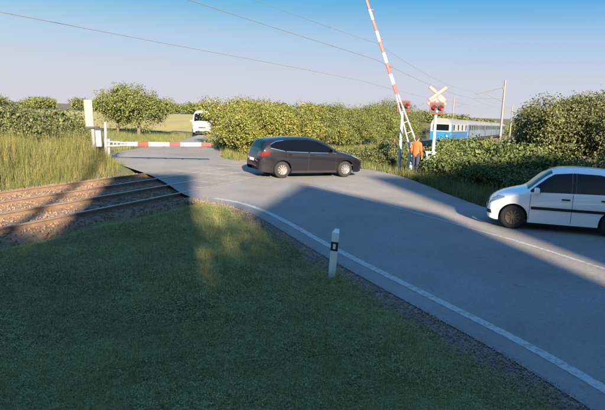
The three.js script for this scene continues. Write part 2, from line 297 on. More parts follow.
function limbs(h, spread, n, r, sd) {
  const keep = seed; seed = sd; const l = []; const top = new THREE.Vector3(R(-0.1, 0.1), h * 0.55, R(-0.1, 0.1));
  l.push(bar(new THREE.Vector3(0, -0.3, 0), top, r, r * 0.6, 7));
  for (let i = 0; i < n; i++) {
    const f = R(0.15, 0.9), a = R(0, 6.28), s = top.clone().multiplyScalar(f), e = new THREE.Vector3(Math.cos(a) * spread * R(0.4, 0.9), h * R(0.5, 0.90), Math.sin(a) * spread * R(0.4, 0.9));
    const m = s.clone().lerp(e, 0.5).add(new THREE.Vector3(0, h * 0.06, 0)); l.push(bar(s, m, r * 0.40, r * 0.22, 5), bar(m, e, r * 0.22, r * 0.05, 5));
  }
  seed = keep; return mg(l);
}
const leafMat = new THREE.MeshPhysicalMaterial({ color: 0xffffff, vertexColors: true, roughness: 0.75, side: THREE.DoubleSide, transmission: 0, thickness: 0 });
const barkMat = std(1, 1, 1, 0.95, { map: barkTex });
const palYellow = [[0.055, 0.085, 0.02], [0.14, 0.165, 0.03], [0.25, 0.23, 0.035], [0.10, 0.135, 0.03], [0.05, 0.075, 0.02]];
const palOlive = [[0.045, 0.07, 0.02], [0.095, 0.13, 0.03], [0.16, 0.175, 0.04], [0.075, 0.10, 0.028]];
const palGreen = [[0.045, 0.075, 0.022], [0.085, 0.125, 0.03], [0.12, 0.15, 0.035], [0.07, 0.10, 0.03]];
const palDark = [[0.045, 0.065, 0.022], [0.08, 0.10, 0.032], [0.125, 0.135, 0.04], [0.07, 0.085, 0.03]];
function lobesFor(w, h, sd, k = 11, low = 0.0) {
  const keep = seed; seed = sd; const L = [[0, h * 0.5, 0, w * 0.42, h * 0.42]];
  for (let i = 0; i < k; i++) { const a = i / k * 6.28 + R(-0.4, 0.4), f = R(0.3, 0.62); const y = lerp(low + 0.18, 0.80, rnd()) * h; L.push([Math.cos(a) * w * f * 0.75, y, Math.sin(a) * w * f * 0.75, w * R(0.15, 0.32), h * R(0.12, 0.26)]); }
  seed = keep; return L;
}
const plantCache = {};
function plant(kind, name, label, category, x, d, w, h, pal, n, size, sd, group, variant = 0, trunk = false, rot = 0) {
  const key = kind + variant;
  if (!plantCache[key]) plantCache[key] = [leafCloud(n, trunk ? lobesFor(w, h, sd, 9, 0.22) : lobesFor(w, h, sd), size, pal, sd + 5), limbs(h, w / 2, trunk ? 18 : 16, trunk ? 0.04 * h : 0.03 * h, sd + 9), w, h];
  const [cg, lg, w0, h0] = plantCache[key];
  const t = thing(name, label, category, [x, groundY(x, d) + 0.0, -d], rot, group); t.scale.set(w / w0, h / h0, w / w0);
  part(t, 'crown', cg, leafMat); part(t, trunk ? 'trunk' : 'stem', lg, barkMat); return t;
}
// line of bushes along the far side of the railway
const hedgeGroup = 'bushes lining the railway';
{
  const spec = [ // s, o, w, h, kind
    [14.4, 6.6, 2.6, 2.7, 'y'], [16.6, 7.4, 3.2, 3.3, 'y'], [18.6, 6.9, 3.2, 3.2, 'y'], [20.8, 7.6, 3.4, 3.5, 'y'], [22.8, 6.9, 3.2, 3.1, 'y'],
    [25, 7.6, 3.6, 3.5, 'y'], [27.4, 7.0, 3.8, 3.9, 'o'], [30, 7.8, 4.0, 4.0, 'y'], [32.8, 7.0, 4.0, 4.0, 'o'], [36, 7.8, 4.4, 4.7, 'o'], [39.4, 7.2, 4.4, 4.5, 'o'], [43, 8.2, 4.8, 5.2, 'o'], [47, 7.6, 5, 5.1, 'o'], [51.5, 8.6, 5.2, 5.9, 'g'], [56, 8.0, 5.4, 6.0, 'o'], [62, 8.8, 6, 6.3, 'g'], [69, 9, 6, 6.2, 'g'],
    [19.5, 10.5, 3.6, 3.6, 'y'], [24, 10.5, 4, 4.2, 'y'],
  ];
  const lab = { y: 'bushy shrub with yellowish sunlit leaves in the row behind the crossing', o: 'tall olive green shrub in the row along the railway', g: 'large green shrub at the far end of the row along the railway' };
  spec.forEach(([s, o, w, h, k], i) => { const p = trackP(s, o); plant('hedge' + k, 'shrub', lab[k], 'shrub', p[0], p[1], w, h, k === 'y' ? palYellow : k === 'o' ? palOlive : palGreen, 20000, 0.085, 300 + i, hedgeGroup + (k === 'y' ? ', yellowish ones' : k === 'o' ? ', olive ones' : ', far green ones'), i % 2, false, i * 1.3); });
}
// bushes behind the tall grass
[[-13.0, 26.5, 3.2, 2.3], [-15.6, 27.4, 3.6, 2.6], [-11.6, 27.8, 2.4, 2.0], [-17.8, 30.0, 4, 2.7], [-14, 30.5, 3.8, 2.6], [-20, 33, 4.8, 2.8], [-16.6, 34, 4.4, 2.5]].forEach(([x, d, w, h], i) => plant('leftbush', 'thicket_bush', 'dark green bush behind the tall dry grass', 'bush', x, d, w, h, palDark, 8000, 0.12, 500 + i, 'bushes behind the tall grass', i % 2, false, i * 2.1));
// tree beside the waiting vehicles
plant('roadtree', 'roadside_tree', 'broad green tree standing beside the lowered barrier', 'tree', -16.2, 55, 5.6, 5.0, palOlive, 15000, 0.15, 611, undefined, 0, true);
plant('roadtree', 'roadside_tree', 'smaller tree joining the crown of the broad green tree', 'tree', -18.9, 57, 4.2, 4.3, palOlive, 15000, 0.15, 615, undefined, 0, true, 2.2);
// trees on the right, behind the white car
[[11.2, 25.0, 3.4, 4.0, 'dark olive tree standing where the undergrowth ends'], [13.4, 24.0, 3.6, 3.9, 'dark olive tree with dense crown behind the white hatchback'], [15.4, 25.5, 4.0, 4.5, 'dark olive tree with dense crown behind the white hatchback'], [17.8, 27, 4.6, 4.8, 'dark olive tree with dense crown behind the white hatchback'], [13.2, 28.5, 4.0, 4.3, 'dark olive tree with dense crown behind the white hatchback'], [10.9, 27.6, 2.2, 2.6, 'small dark tree at the edge of the wooded strip beside the train']].forEach(([x, d, w, h, l], i) => plant('righttree', 'verge_tree', l, 'tree', x, d, w, h, palDark, 20000, 0.085, 700 + i, l.includes('behind the white') ? 'trees behind the white car' : undefined, i % 3, i < 4, i * 1.7));
// undergrowth between the road and the railway
[[6.3, 24.4, 2.0, 1.15], [7.5, 23.4, 2.2, 1.3], [8.9, 22.4, 2.2, 1.35], [10.4, 21.6, 2.4, 1.4], [8.1, 25.4, 2.4, 1.75], [9.6, 24.2, 2.4, 1.7], [6.9, 21.8, 1.6, 0.9], [8.1, 20.2, 1.8, 1.0], [9.6, 19.0, 2.0, 1.2], [11.8, 19.6, 2.4, 1.6], [6.9, 26.6, 2.2, 1.45], [7.6, 28.2, 2.4, 1.7]].forEach(([x, d, w, h], i) => plant('under', 'roadside_bush', 'low leafy green bush in the thicket along the road', 'bush', x, d, w, h, palGreen, 6500, 0.10, 800 + i, 'bushes between road and railway', i % 3, false, i * 2.6));
[[3.2, 30.6, 1.7, 0.95], [4.2, 29.6, 1.6, 0.85], [4.0, 32.6, 2.0, 1.1], [2.4, 32.2, 1.8, 0.9], [5.4, 30.6, 1.8, 1.0], [5.2, 33.5, 2.0, 1.2]].forEach(([x, d, w, h], i) => plant('trackbush', 'trackside_bush', 'low dark scrub between the rails and the raised barrier', 'bush', x, d, w, h, palDark, 4500, 0.08, 1400 + i, 'scrub between the rails and the raised barrier', i % 2, false, i * 1.9));
// far treeline
for (let i = 0; i < 30; i++) { const x = -150 + i * 8.5 + R(-2, 2), d = 235 + R(-12, 12); plant('far', 'distant_tree', 'small distant tree in the line on the horizon', 'tree', x, d, R(9, 14), R(3.2, 4.6), palOlive, 3500, 0.6, 900 + i, 'trees on the horizon', i % 2, true, i); }
for (let i = 0; i < 14; i++) { const x = 62 + i * 8 + R(-2, 2), d = 200 + R(-12, 12); plant('far', 'distant_tree', 'small distant tree behind the train', 'tree', x, d, R(8, 12), R(2.6, 4), palOlive, 3500, 0.6, 900 + i, 'trees behind the train', i % 2, true, i); }

// grasses
function bladeTuft(n, h, w, spread, bend, sd, segs = 2) {
  const keep = seed; seed = sd; const pos = [];
  for (let i = 0; i < n; i++) {
    const a = R(0, 6.28), r = spread * Math.sqrt(rnd()), x = Math.cos(a) * r, z = Math.sin(a) * r, f = R(0, 6.28), bx = Math.cos(f), bz = Math.sin(f), hh = h * R(0.55, 1.1), bb = bend * R(0.3, 1.2), ww = w * R(0.7, 1.2);
    const pt = []; for (let k = 0; k <= segs; k++) { const t = k / segs, c = new THREE.Vector3(x + bx * bb * t * t, hh * (t - 0.25 * (bb / h) * t * t), z + bz * bb * t * t), q = ww * (1 - t * 0.95) * 0.5; pt.push([new THREE.Vector3(c.x - bz * q, c.y, c.z + bx * q), new THREE.Vector3(c.x + bz * q, c.y, c.z - bx * q)]); }
    for (let k = 0; k < segs; k++) { const [p0, p1] = pt[k], [p2, p3] = pt[k + 1]; for (const q of k === segs - 1 ? [p0, p1, p2] : [p0, p1, p3, p0, p3, p2]) { pos.push(q.x, q.y, q.z); } }
  }
  seed = keep; const g = new THREE.BufferGeometry(); g.setAttribute('position', new THREE.Float32BufferAttribute(pos, 3)); g.setAttribute('uv', new THREE.Float32BufferAttribute(new Float32Array(pos.length / 3 * 2), 2)); g.computeVertexNormals(); return g;
}
function weedRosette(n, len, sd) {                             // broad leaves lying out from a centre
  const keep = seed; seed = sd; const pos = [];
  for (let i = 0; i < n; i++) {
    const f = i / n * 6.28 + R(-0.4, 0.4), c = Math.cos(f), s = Math.sin(f), l = len * R(0.6, 1.1), up = R(0.2, 0.75), w = l * 0.26;
    const m = new THREE.Vector3(c * l * 0.55, l * up * 0.7 + 0.01, s * l * 0.55), e = new THREE.Vector3(c * l, l * up * 0.6, s * l), o = new THREE.Vector3(0, 0.005, 0), a = m.clone().add(new THREE.Vector3(-s * w, 0.01, c * w)), b = m.clone().add(new THREE.Vector3(s * w, 0.01, -c * w));
    for (const q of [o, a, e, o, e, b]) pos.push(q.x, q.y, q.z);
  }
  seed = keep; const g = new THREE.BufferGeometry(); g.setAttribute('position', new THREE.Float32BufferAttribute(pos, 3)); g.setAttribute('uv', new THREE.Float32BufferAttribute(new Float32Array(pos.length / 3 * 2), 2)); g.computeVertexNormals(); return g;
}
const grassMat = new THREE.MeshPhysicalMaterial({ color: 0xffffff, roughness: 0.8, side: THREE.DoubleSide, transmission: 0, thickness: 0 });
const SHL = LE.filter((p) => p[1] < 17.5);
function scatter(name, label, geo, count, sample, colour, scale) {
  const im = new THREE.InstancedMesh(geo, grassMat, count), m4 = new THREE.Matrix4(), q = new THREE.Quaternion(), c = new THREE.Color(); let k = 0;
  for (let i = 0; i < count * 6 && k < count; i++) {
    const p = sample(); if (!p) continue; const s = scale(p);
    q.setFromEuler(new THREE.Euler(R(-0.15, 0.15), R(0, 6.28), R(-0.15, 0.15)));
    m4.compose(new THREE.Vector3(p[0], groundY(p[0], p[1]) - 0.005, -p[1]), q, new THREE.Vector3(s * R(0.8, 1.2), s * R(0.75, 1.25), s * R(0.8, 1.2)));
    im.setMatrixAt(k, m4); const cc = colour(p); c.setRGB(cc[0], cc[1], cc[2]); im.setColorAt(k, c); k++;
  }
  im.count = k; im.name = name; im.userData = { kind: 'stuff', label }; im.castShadow = im.receiveShadow = true; scene.add(im);
}
function leafyWeed(n, r, h, leaf, sd) {                         // small round leaves held at different heights
  const keep = seed; seed = sd; const pos = [];
  for (let i = 0; i < n; i++) {
    const a = R(0, 6.28), q = r * Math.sqrt(rnd()), c = new THREE.Vector3(Math.cos(a) * q, h * R(0.35, 1) * (1 - 0.4 * q / r), Math.sin(a) * q), l = leaf * R(0.6, 1.2), f = R(0, 6.28), tl = R(-0.5, 0.5);
    const e = new THREE.Vector3(Math.cos(f), tl, Math.sin(f)).normalize().multiplyScalar(l), s = new THREE.Vector3(-Math.sin(f), R(-0.4, 0.4), Math.cos(f)).normalize().multiplyScalar(l * 0.42);
    const o = c.clone().addScaledVector(e, -0.5), p = c.clone().addScaledVector(e, 0.5), u = c.clone().add(s), v = c.clone().sub(s);
    for (const k of [o, u, p, o, p, v]) pos.push(k.x, k.y, k.z);
  }
  seed = keep; const g = new THREE.BufferGeometry(); g.setAttribute('position', new THREE.Float32BufferAttribute(pos, 3)); g.setAttribute('uv', new THREE.Float32BufferAttribute(new Float32Array(pos.length / 3 * 2), 2)); g.computeVertexNormals(); return g;
}
function lawnSample() {
  const d = 3.2 + 15.5 * Math.pow(rnd(), 1.15), x = R(-0.62 * d - 0.8, 4.2);
  if (trackO(x, d) > -0.62 - 0.25 * vnoise(x * 2 + 9, d * 2 + 9, 256) || inPoly(x, d, roadPoly)) return null;
  const e = distTo(x, d, SHL); if (e < 0.10 + 0.34 * vnoise(x * 1.7 + 30, d * 1.7 + 30, 256) * clamp(1.25 - d / 16) + 0.22 * rnd() * rnd()) return null;
  const e2 = LE.some((p) => Math.abs(p[1] - d) < 0.15 && x > p[0]); if (e2 && d < 16) return null;
  return [x, d];
}
const mixc = (a, b, t) => a.map((v, i) => lerp(v, b[i], t));
const lawnCol = (p) => { const a = fbm(p[0] * 0.7 + 40, p[1] * 0.7 + 40, 256, 3), b = rnd(), dry = sstep(0.52, 0.72, fbm(p[0] * 0.9 + 80, p[1] * 0.9 + 10, 256, 3)); let c = mixc([0.145, 0.175, 0.05], [0.33, 0.335, 0.11], clamp(a * 0.8 + b * 0.5 - 0.15)); c = mixc(c, [0.19, 0.16, 0.07], dry * 0.55 * rnd() + (rnd() < 0.04 ? 0.6 : 0)); return c; };
const lawnH = (p) => 0.45 + 1.1 * fbm(p[0] * 0.8 + 11, p[1] * 0.8 + 70, 256, 3);
scatter('lawn_grass', 'green grass of the roadside lawn', bladeTuft(10, 0.10, 0.0095, 0.09, 0.20, 11, 3), 40000, lawnSample, lawnCol, lawnH);
scatter('lawn_grass', 'finer green grass of the roadside lawn', bladeTuft(10, 0.075, 0.009, 0.09, 0.18, 12, 3), 28000, lawnSample, lawnCol, lawnH);
scatter('lawn_weeds', 'broad leaved weeds growing through the roadside lawn', weedRosette(8, 0.075, 13), 14000, lawnSample, (p) => mixc(lawnCol(p), [0.17, 0.25, 0.08], 0.6), lawnH);
scatter('lawn_herbs', 'small leaved herbs mottling the roadside lawn', leafyWeed(40, 0.14, 0.11, 0.020, 17), 6000, () => { const p = lawnSample(); return p && fbm(p[0] * 1.1 + 60, p[1] * 1.1 + 20, 256, 3) + 0.7 * rnd() > 0.75 ? p : null; }, (p) => mixc(lawnCol(p), [0.22, 0.27, 0.12], 0.5 * rnd()), lawnH);
scatter('lawn_stalks', 'taller seeding stalks scattered over the roadside lawn', bladeTuft(5, 0.34, 0.006, 0.05, 0.12, 15, 3), 3500, lawnSample, (p) => mixc(lawnCol(p), [0.20, 0.18, 0.08], 0.45), lawnH);
// tall dry grass behind the tracks
const tallCol = () => mixc(mixc([0.065, 0.09, 0.022], [0.155, 0.15, 0.042], rnd()), [0.23, 0.18, 0.08], rnd() < 0.2 ? 0.6 : 0.05);
function tallSample() {
  const s = R(-12, 9.5), o = 5.35 + 6.5 * Math.pow(rnd(), 1.2), p = trackP(s, o);
  if (inPoly(p[0], p[1], roadPoly) || distTo(p[0], p[1], LE) < 0.5 || p[0] > -7.9) return null; return p;
}
scatter('tall_grass', 'tall yellow green reedy grass behind the tracks', bladeTuft(16, 1.25, 0.022, 0.22, 0.45, 21, 3), 3400, tallSample, tallCol, (p) => (0.45 + 0.75 * sstep(5.3, 8.5, trackO(p[0], p[1]))) * (0.75 + 0.5 * fbm(p[0] * 0.6 + 9, p[1] * 0.6 + 9, 256, 3)) * lerp(1, 0.65, sstep(-10.5, -8.4, p[0])));
scatter('track_weeds', 'sparse dry weeds growing between the rails', bladeTuft(9, 0.22, 0.010, 0.09, 0.14, 23), 420, () => { const p = trackP(R(-11, 5), R(-0.8, 5.3)), o = trackO(p[0], p[1]); return inPoly(p[0], p[1], roadPoly) || OFF.some((q) => Math.abs(q - o) < 0.1) || fbm(p[0] + 70, p[1] + 40, 256, 2) < 0.52 ? null : p; }, () => mixc([0.12, 0.14, 0.04], [0.30, 0.24, 0.11], rnd()), () => R(0.9, 1.7));
// rough grass on the other verges
function vergeSample() {
  const z = rnd(); let p;
  if (z < 0.35) { const s = R(4, 60); p = trackP(s, R(5.5, 9.5)); } else if (z < 0.6) p = trackP(R(3, 60), -1.3 - 4.5 * rnd()); else if (z < 0.85) p = [R(4.5, 13), R(13.5, 30)]; else p = [R(-20, -9), R(27, 60)];
  if (inPoly(p[0], p[1], roadPoly) || distTo(p[0], p[1], RE) < 0.15) return null; const o = trackO(p[0], p[1]); if (o > -1.2 && o < 5.4) return null; return p;
}
scatter('verge_grass', 'rough green grass on the far verges', bladeTuft(11, 0.42, 0.015, 0.14, 0.22, 31), 15000, vergeSample, (p) => mixc(mixc([0.055, 0.085, 0.024], [0.13, 0.14, 0.036], rnd()), [0.21, 0.17, 0.07], rnd() < 0.2 ? 0.6 : 0), () => R(0.7, 1.3));

// ------------------------------------------------------------------ buildings behind the viewer whose shadows lie on the road
function block(name, label, category, x, d, turn, w, depth, h, gable, openings) {
  const t = thing(name, label, category, [x, -0.1, -d], turn), plaster = std(1, 1, 1, 0.95, { map: plasterTex }), roofM = std(0.32, 0.12, 0.07, 0.9), glass = phys(0.02, 0.025, 0.03, 0.08), frame = std(0.7, 0.68, 0.64, 0.6);
  // local: front face at z = 0 towards the railway, body runs to +z
  if (gable) {
    const s = new THREE.Shape([[-w / 2, 0], [w / 2, 0], [w / 2, h], [0, h + gable], [-w / 2, h]].map((p) => new THREE.Vector2(...p)));
    part(t, 'wall', new THREE.ExtrudeGeometry(s, { depth, bevelEnabled: false }), plaster);
    const sl = Math.hypot(w / 2, gable) + 0.12, an = Math.atan2(gable, w / 2);
    for (const q of [-1, 1]) { const g = new THREE.BoxGeometry(sl, 0.1, depth + 0.2); g.rotateZ(-q * an); g.translate(q * (w / 4 + 0.03), h + gable / 2 + 0.05, depth / 2); part(t, 'roof_slope', g, roofM); }
  } else { part(t, 'wall', box(w, h, depth, 0, h / 2, depth / 2), plaster); part(t, 'roof', box(w + 0.06, 0.12, depth + 0.1, 0, h + 0.06, depth / 2), std(0.2, 0.2, 0.2, 0.9)); }
  for (const [ox, oy, ow, oh] of openings) { const f = part(t, oy < 0.5 ? 'door' : 'window', box(ow, oh, 0.08, ox, oy + oh / 2, -0.035), oy < 0.5 ? std(0.12, 0.16, 0.13, 0.6) : frame); if (oy >= 0.5) part(f, 'pane', box(ow - 0.14, oh - 0.14, 0.02, ox, oy + oh / 2, -0.082), glass); }
  return t;
}
const alongSun = (u, d) => u - Math.tan(SUN_AZ) * d;           // x at depth d of the sun line that passes x = u at d = 0
block('relay_house', 'narrow plastered relay house with flat roof', 'building', alongSun(-1.29, -4), -4, SUN_AZ, 3.1, 3, 9.7, 0, [[-0.7, 0, 0.9, 2.0], [0.7, 1.2, 0.8, 0.8], [0, 3.8, 1.0, 0.8]]);
block('gabled_house', 'plastered house with red gable roof', 'house', alongSun(4.4, -7), -7, SUN_AZ, 5.1, 8, 8.1, 2.1, [[-1.4, 1.0, 1.0, 1.3], [1.4, 1.0, 1.0, 1.3], [0, 3.3, 0.9, 0.9]]);
block('flat_house', 'wide plastered house with flat roof', 'house', alongSun(19.1, -10), -10, SUN_AZ, 21.9, 9, 13.4, 0, [[-9, 1, 1.4, 1.5], [-6, 1, 1.4, 1.5], [-3, 1, 1.4, 1.5], [-9, 4.4, 1.4, 1.5], [-6, 4.4, 1.4, 1.5], [-3, 4.4, 1.4, 1.5], [2, 1, 1.4, 1.5], [6, 1, 1.4, 1.5]]);
[[0.8, 2.6, 6.3], [1.5, 2.4, 6.3], [1.1, 2.2, 6.0], [-3.4, 3.2, 6.9], [-4.8, 3.4, 6.6], [-6.6, 3.4, 6.2]].forEach(([u, w, h], i) => plant('garden', 'shade_bush', i < 3 ? 'tall unseen bush added in the house gap to shade the lawn' : 'unseen bush added beyond the relay house to shade the near grass', 'bush', alongSun(u, -5), -5, w, h, palGreen, 14000, 0.11, 1200 + i, i < 3 ? 'added shade bushes between the houses' : 'added shade bushes beyond the relay house', i % 2, false, i * 2));  // bushes added out of view to keep the near lawn in shade
plant('dapplesparse', 'dapple_tree', 'sparse unseen tree added to dapple the sunlit lawn patch', 'tree', alongSun(1.05, -4.6), -4.6, 3.0, 8.6, palGreen, 2000, 0.13, 1300, undefined, 0, true);  // thin crown added behind the viewer to dapple the sunlit lawn patch
{ const t = thing('catenary_mast', 'grey lattice free steel mast standing alone by the relay house', 'mast', [alongSun(-3.8, -3), -0.1, 3], 0); part(t, 'pole', cyl(0.18, 0.12, 13), std(0.35, 0.35, 0.36, 0.6)); part(t, 'footing', cyl(0.35, 0.3, 0.35), std(0.4, 0.39, 0.37, 0.95)); }

// ------------------------------------------------------------------ overhead line
const steel = std(0.17, 0.17, 0.18, 0.6, { metalness: 0.2 }), wireMat = std(0.16, 0.16, 0.17, 0.6);
function wireThing(o, y0, y1, s0, s1, r, sag, label) {
  const pts = []; for (let i = 0; i <= 60; i++) { const s = lerp(s0, s1, i / 60), p = trackP(s, o), q = ((s - s0) % 48 + 48) % 48 / 48; pts.push(V(p[0], p[1], lerp(y0, y1, i / 60) - sag * 4 * q * (1 - q) + 0.5 * railY(s))); }
  const m = new THREE.Mesh(new THREE.TubeGeometry(new THREE.CatmullRomCurve3(pts), 160, r, 5), wireMat); m.name = numbered('overhead_wire'); m.castShadow = true; scene.add(m); tag(m, label, 'wire');
}
wireThing(0.7, 6.5, 6.0, -26, 118, 0.012, 0.25, 'thin dark overhead wire rising steeply over the middle of the crossing');
wireThing(3.5, 5.1, 5.9, -20, 124, 0.010, 0.12, 'thin dark overhead wire running low over the track beside the tall grass');
wireThing(0.7, 7.6, 7.0, -26, 118, 0.008, 0.55, 'fine upper overhead wire above the middle of the crossing');
function catenaryMast(s, o, h, label) {
  const p = trackP(s, o), t = thing('line_mast', label, 'mast', [p[0], railY(s) - 0.3, -p[1]], ta);
  part(t, 'pole', cyl(0.16, 0.10, h), steel); part(t, 'footing', cyl(0.34, 0.30, 0.4), std(0.4, 0.39, 0.37, 0.95));
  const q = o < 0 ? -1 : 1; // arm reaches over the track: local z runs across
  const arm = part(t, 'cantilever', mg([bar(new THREE.Vector3(0, h - 0.7, 0), new THREE.Vector3(0, h - 1.5, q * 2.9), 0.035), bar(new THREE.Vector3(0, h - 2.2, 0), new THREE.Vector3(0, h - 1.25, q * 2.2), 0.035), bar(new THREE.Vector3(0, h - 1.9, 0), new THREE.Vector3(0, h - 1.9, q * 3.0), 0.025)]), steel);
  part(arm, 'insulator', cyl(0.07, 0.07, 0.3, 0, h - 0.95, q * 0.15), std(0.3, 0.12, 0.08, 0.4));
}
catenaryMast(48, -5.5, 8.0, 'tall grey line mast standing clear right of the train');
catenaryMast(112, -2.2, 8.2, 'small distant line mast rising over the train roofs');
catenaryMast(95, 7.2, 8.6, 'small distant line mast on the hedge side of the railway');
catenaryMast(140, -3.0, 8.6, 'tiny far line mast where the train ends');

// ------------------------------------------------------------------ train
const trainBlue = phys(0.012, 0.13, 0.36, 0.35, { clearcoat: 0.5 }), trainWhite = phys(0.33, 0.35, 0.40, 0.4, { clearcoat: 0.4 }), trainGrey = phys(0.13, 0.18, 0.27, 0.45, { clearcoat: 0.3 }), darkGlass = phys(0.004, 0.006, 0.01, 0.06), roofGrey = std(0.17, 0.18, 0.20, 0.7), under = std(0.035, 0.033, 0.032, 0.85), tyreMat = std(0.014, 0.014, 0.015, 0.9);
function coach(name, label, s0, len, lower, upper, loco) {
  const p = trackP(s0 + len / 2, 3.55), y = railY(s0 + len / 2), t = thing(name, label, loco ? 'locomotive' : 'train coach', [p[0], y, -p[1]], ta), sl = (railY(s0 + len) - railY(s0)) / len; t.rotation.order = 'YZX'; t.rotation.z = Math.atan(sl);
  const L = len - 0.5, w = 1.4; // local x along the track
  const hull = (pts, l) => { const g = new THREE.ExtrudeGeometry(new THREE.Shape(pts.map((q) => new THREE.Vector2(...q))), { depth: l, bevelEnabled: false }); g.translate(0, 0, -l / 2); g.rotateY(Math.PI / 2); return g; };
  part(t, 'body', hull([[-w, 0.95], [w, 0.95], [w + 0.02, 1.5], [w, 2.1], [-w, 2.1], [-w - 0.02, 1.5]], L), lower);
  part(t, 'window_band', hull([[-w, 2.103], [w, 2.103], [w - 0.03, 3.2], [-w + 0.03, 3.2]], L), upper);
  part(t, 'roof', hull([[-w + 0.02, 3.203], [w - 0.02, 3.203], [w - 0.22, 3.62], [w - 0.7, 3.86], [0, 3.93], [-w + 0.7, 3.86], [-w + 0.22, 3.62]], L), roofGrey);
  part(t, 'underframe', box(L - 1, 0.5, 2.2, 0, 0.72, 0), under);
  const nw = loco ? 4 : 9; for (const q of [-1, 1]) for (let i = 0; i < nw; i++) part(t, 'window', box(loco ? 1.0 : 1.25, 0.8, 0.03, lerp(-L / 2 + 2.4, L / 2 - 2.4, i / (nw - 1)), 2.65, q * (w - 0.008)), darkGlass);
  for (const q of [-1, 1]) for (const e of [-1, 1]) part(t, 'door', box(0.85, 2.1, 0.05, e * (L / 2 - 0.75), 2.05, q * w), loco ? lower : under);
  for (const e of [-1, 1]) { const b = part(t, 'bogie', box(2.8, 0.4, 2.1, e * (L / 2 - 3.2), 0.55, 0), under); for (const k of [-1, 1]) part(b, 'wheelset', new THREE.CylinderGeometry(0.46, 0.46, 1.6, 18).rotateX(Math.PI / 2).translate(e * (L / 2 - 3.2) + k * 1.1, 0.47, 0), under); }
  if (loco) {
    part(t, 'windscreen', box(0.04, 0.85, 2.2, -L / 2 - 0.01, 2.65, 0), darkGlass);
    for (const q of [-0.85, 0.85]) part(t, 'headlight', new THREE.CylinderGeometry(0.13, 0.13, 0.05, 14).rotateZ(Math.PI / 2).translate(-L / 2 - 0.02, 1.5, q), std(0.8, 0.8, 0.75, 0.2));
    const pan = part(t, 'pantograph', mg([[-0.6, 0.6], [0.6, -0.6]].flatMap(([a]) => [bar(new THREE.Vector3(a - 2, 3.95, 0.5), new THREE.Vector3(-2 - a * 0.4, 4.6, 0.4), 0.03), bar(new THREE.Vector3(a - 2, 3.95, -0.5), new THREE.Vector3(-2 - a * 0.4, 4.6, -0.4), 0.03)]).concat([box(0.3, 0.05, 1.7, -2, 4.65, 0)])), under); void pan;
  }
}
coach('locomotive', 'bright blue locomotive with pale upper half leading the train', 63, 17, trainBlue, trainWhite, true);
coach('passenger_coach', 'grey blue coach coupled to the locomotive', 80, 25, trainGrey, trainGrey);
coach('passenger_coach', 'grey blue coach in the middle of the train', 105, 25, trainGrey, trainGrey);
coach('passenger_coach', 'farthest grey blue coach at the end of the train', 130, 25, trainGrey, trainGrey);

// ------------------------------------------------------------------ cars
const glassMat = phys(0.002, 0.0025, 0.003, 0.03, { specularIntensity: 0.7 }), trimMat = std(0.008, 0.008, 0.0085, 0.7), rimSilver = std(0.26, 0.26, 0.27, 0.4, { metalness: 0.6 }), rimDark = std(0.05, 0.045, 0.04, 0.55, { metalness: 0.3 }), chrome = std(0.85, 0.85, 0.86, 0.15, { metalness: 1 }), lampClear = phys(0.24, 0.26, 0.29, 0.08, { clearcoat: 1 }), lampRed = phys(0.11, 0.008, 0.008, 0.15, { clearcoat: 1 }), seamMat = std(0.02, 0.02, 0.02, 0.9), plateMat = std(0.7, 0.7, 0.68, 0.5);
const wheelCache = {};
function wheelParts(r, w, steelRim, n) {
  const key = [r, w, steelRim]; if (wheelCache[key]) return wheelCache[key];
  const ty = new THREE.LatheGeometry([[r * 0.63, -w / 2], [r * 0.80, -w / 2 - 0.006], [r * 0.95, -w / 2 + 0.012], [r, -w * 0.28], [r, w * 0.28], [r * 0.95, w / 2 - 0.012], [r * 0.80, w / 2 + 0.006], [r * 0.63, w / 2]].map((p) => new THREE.Vector2(...p)), 40).rotateX(Math.PI / 2);
  const l = [new THREE.LatheGeometry([[r * 0.64, -w / 2], [r * 0.64, w / 2 + 0.004], [r * 0.585, w / 2 + 0.004], [r * 0.56, w / 2 - 0.03], [0.02, w / 2 - (steelRim ? 0.035 : 0.075)], [0.001, w / 2 - (steelRim ? 0.035 : 0.075)]].map((p) => new THREE.Vector2(...p)), 36).rotateX(Math.PI / 2)];
  const sp = [];
  for (let i = 0; i < n; i++) { const g = new THREE.BoxGeometry(r * 0.52, r * 0.10, 0.03); g.translate(r * 0.34, 0, w / 2 - 0.022); g.rotateZ(i / n * 6.2832); sp.push(g); }
  sp.push(new THREE.CylinderGeometry(r * 0.15, r * 0.17, 0.05, 16).rotateX(Math.PI / 2).translate(0, 0, w / 2 - 0.02));
  return wheelCache[key] = [ty, mg(l), mg(sp)];
}
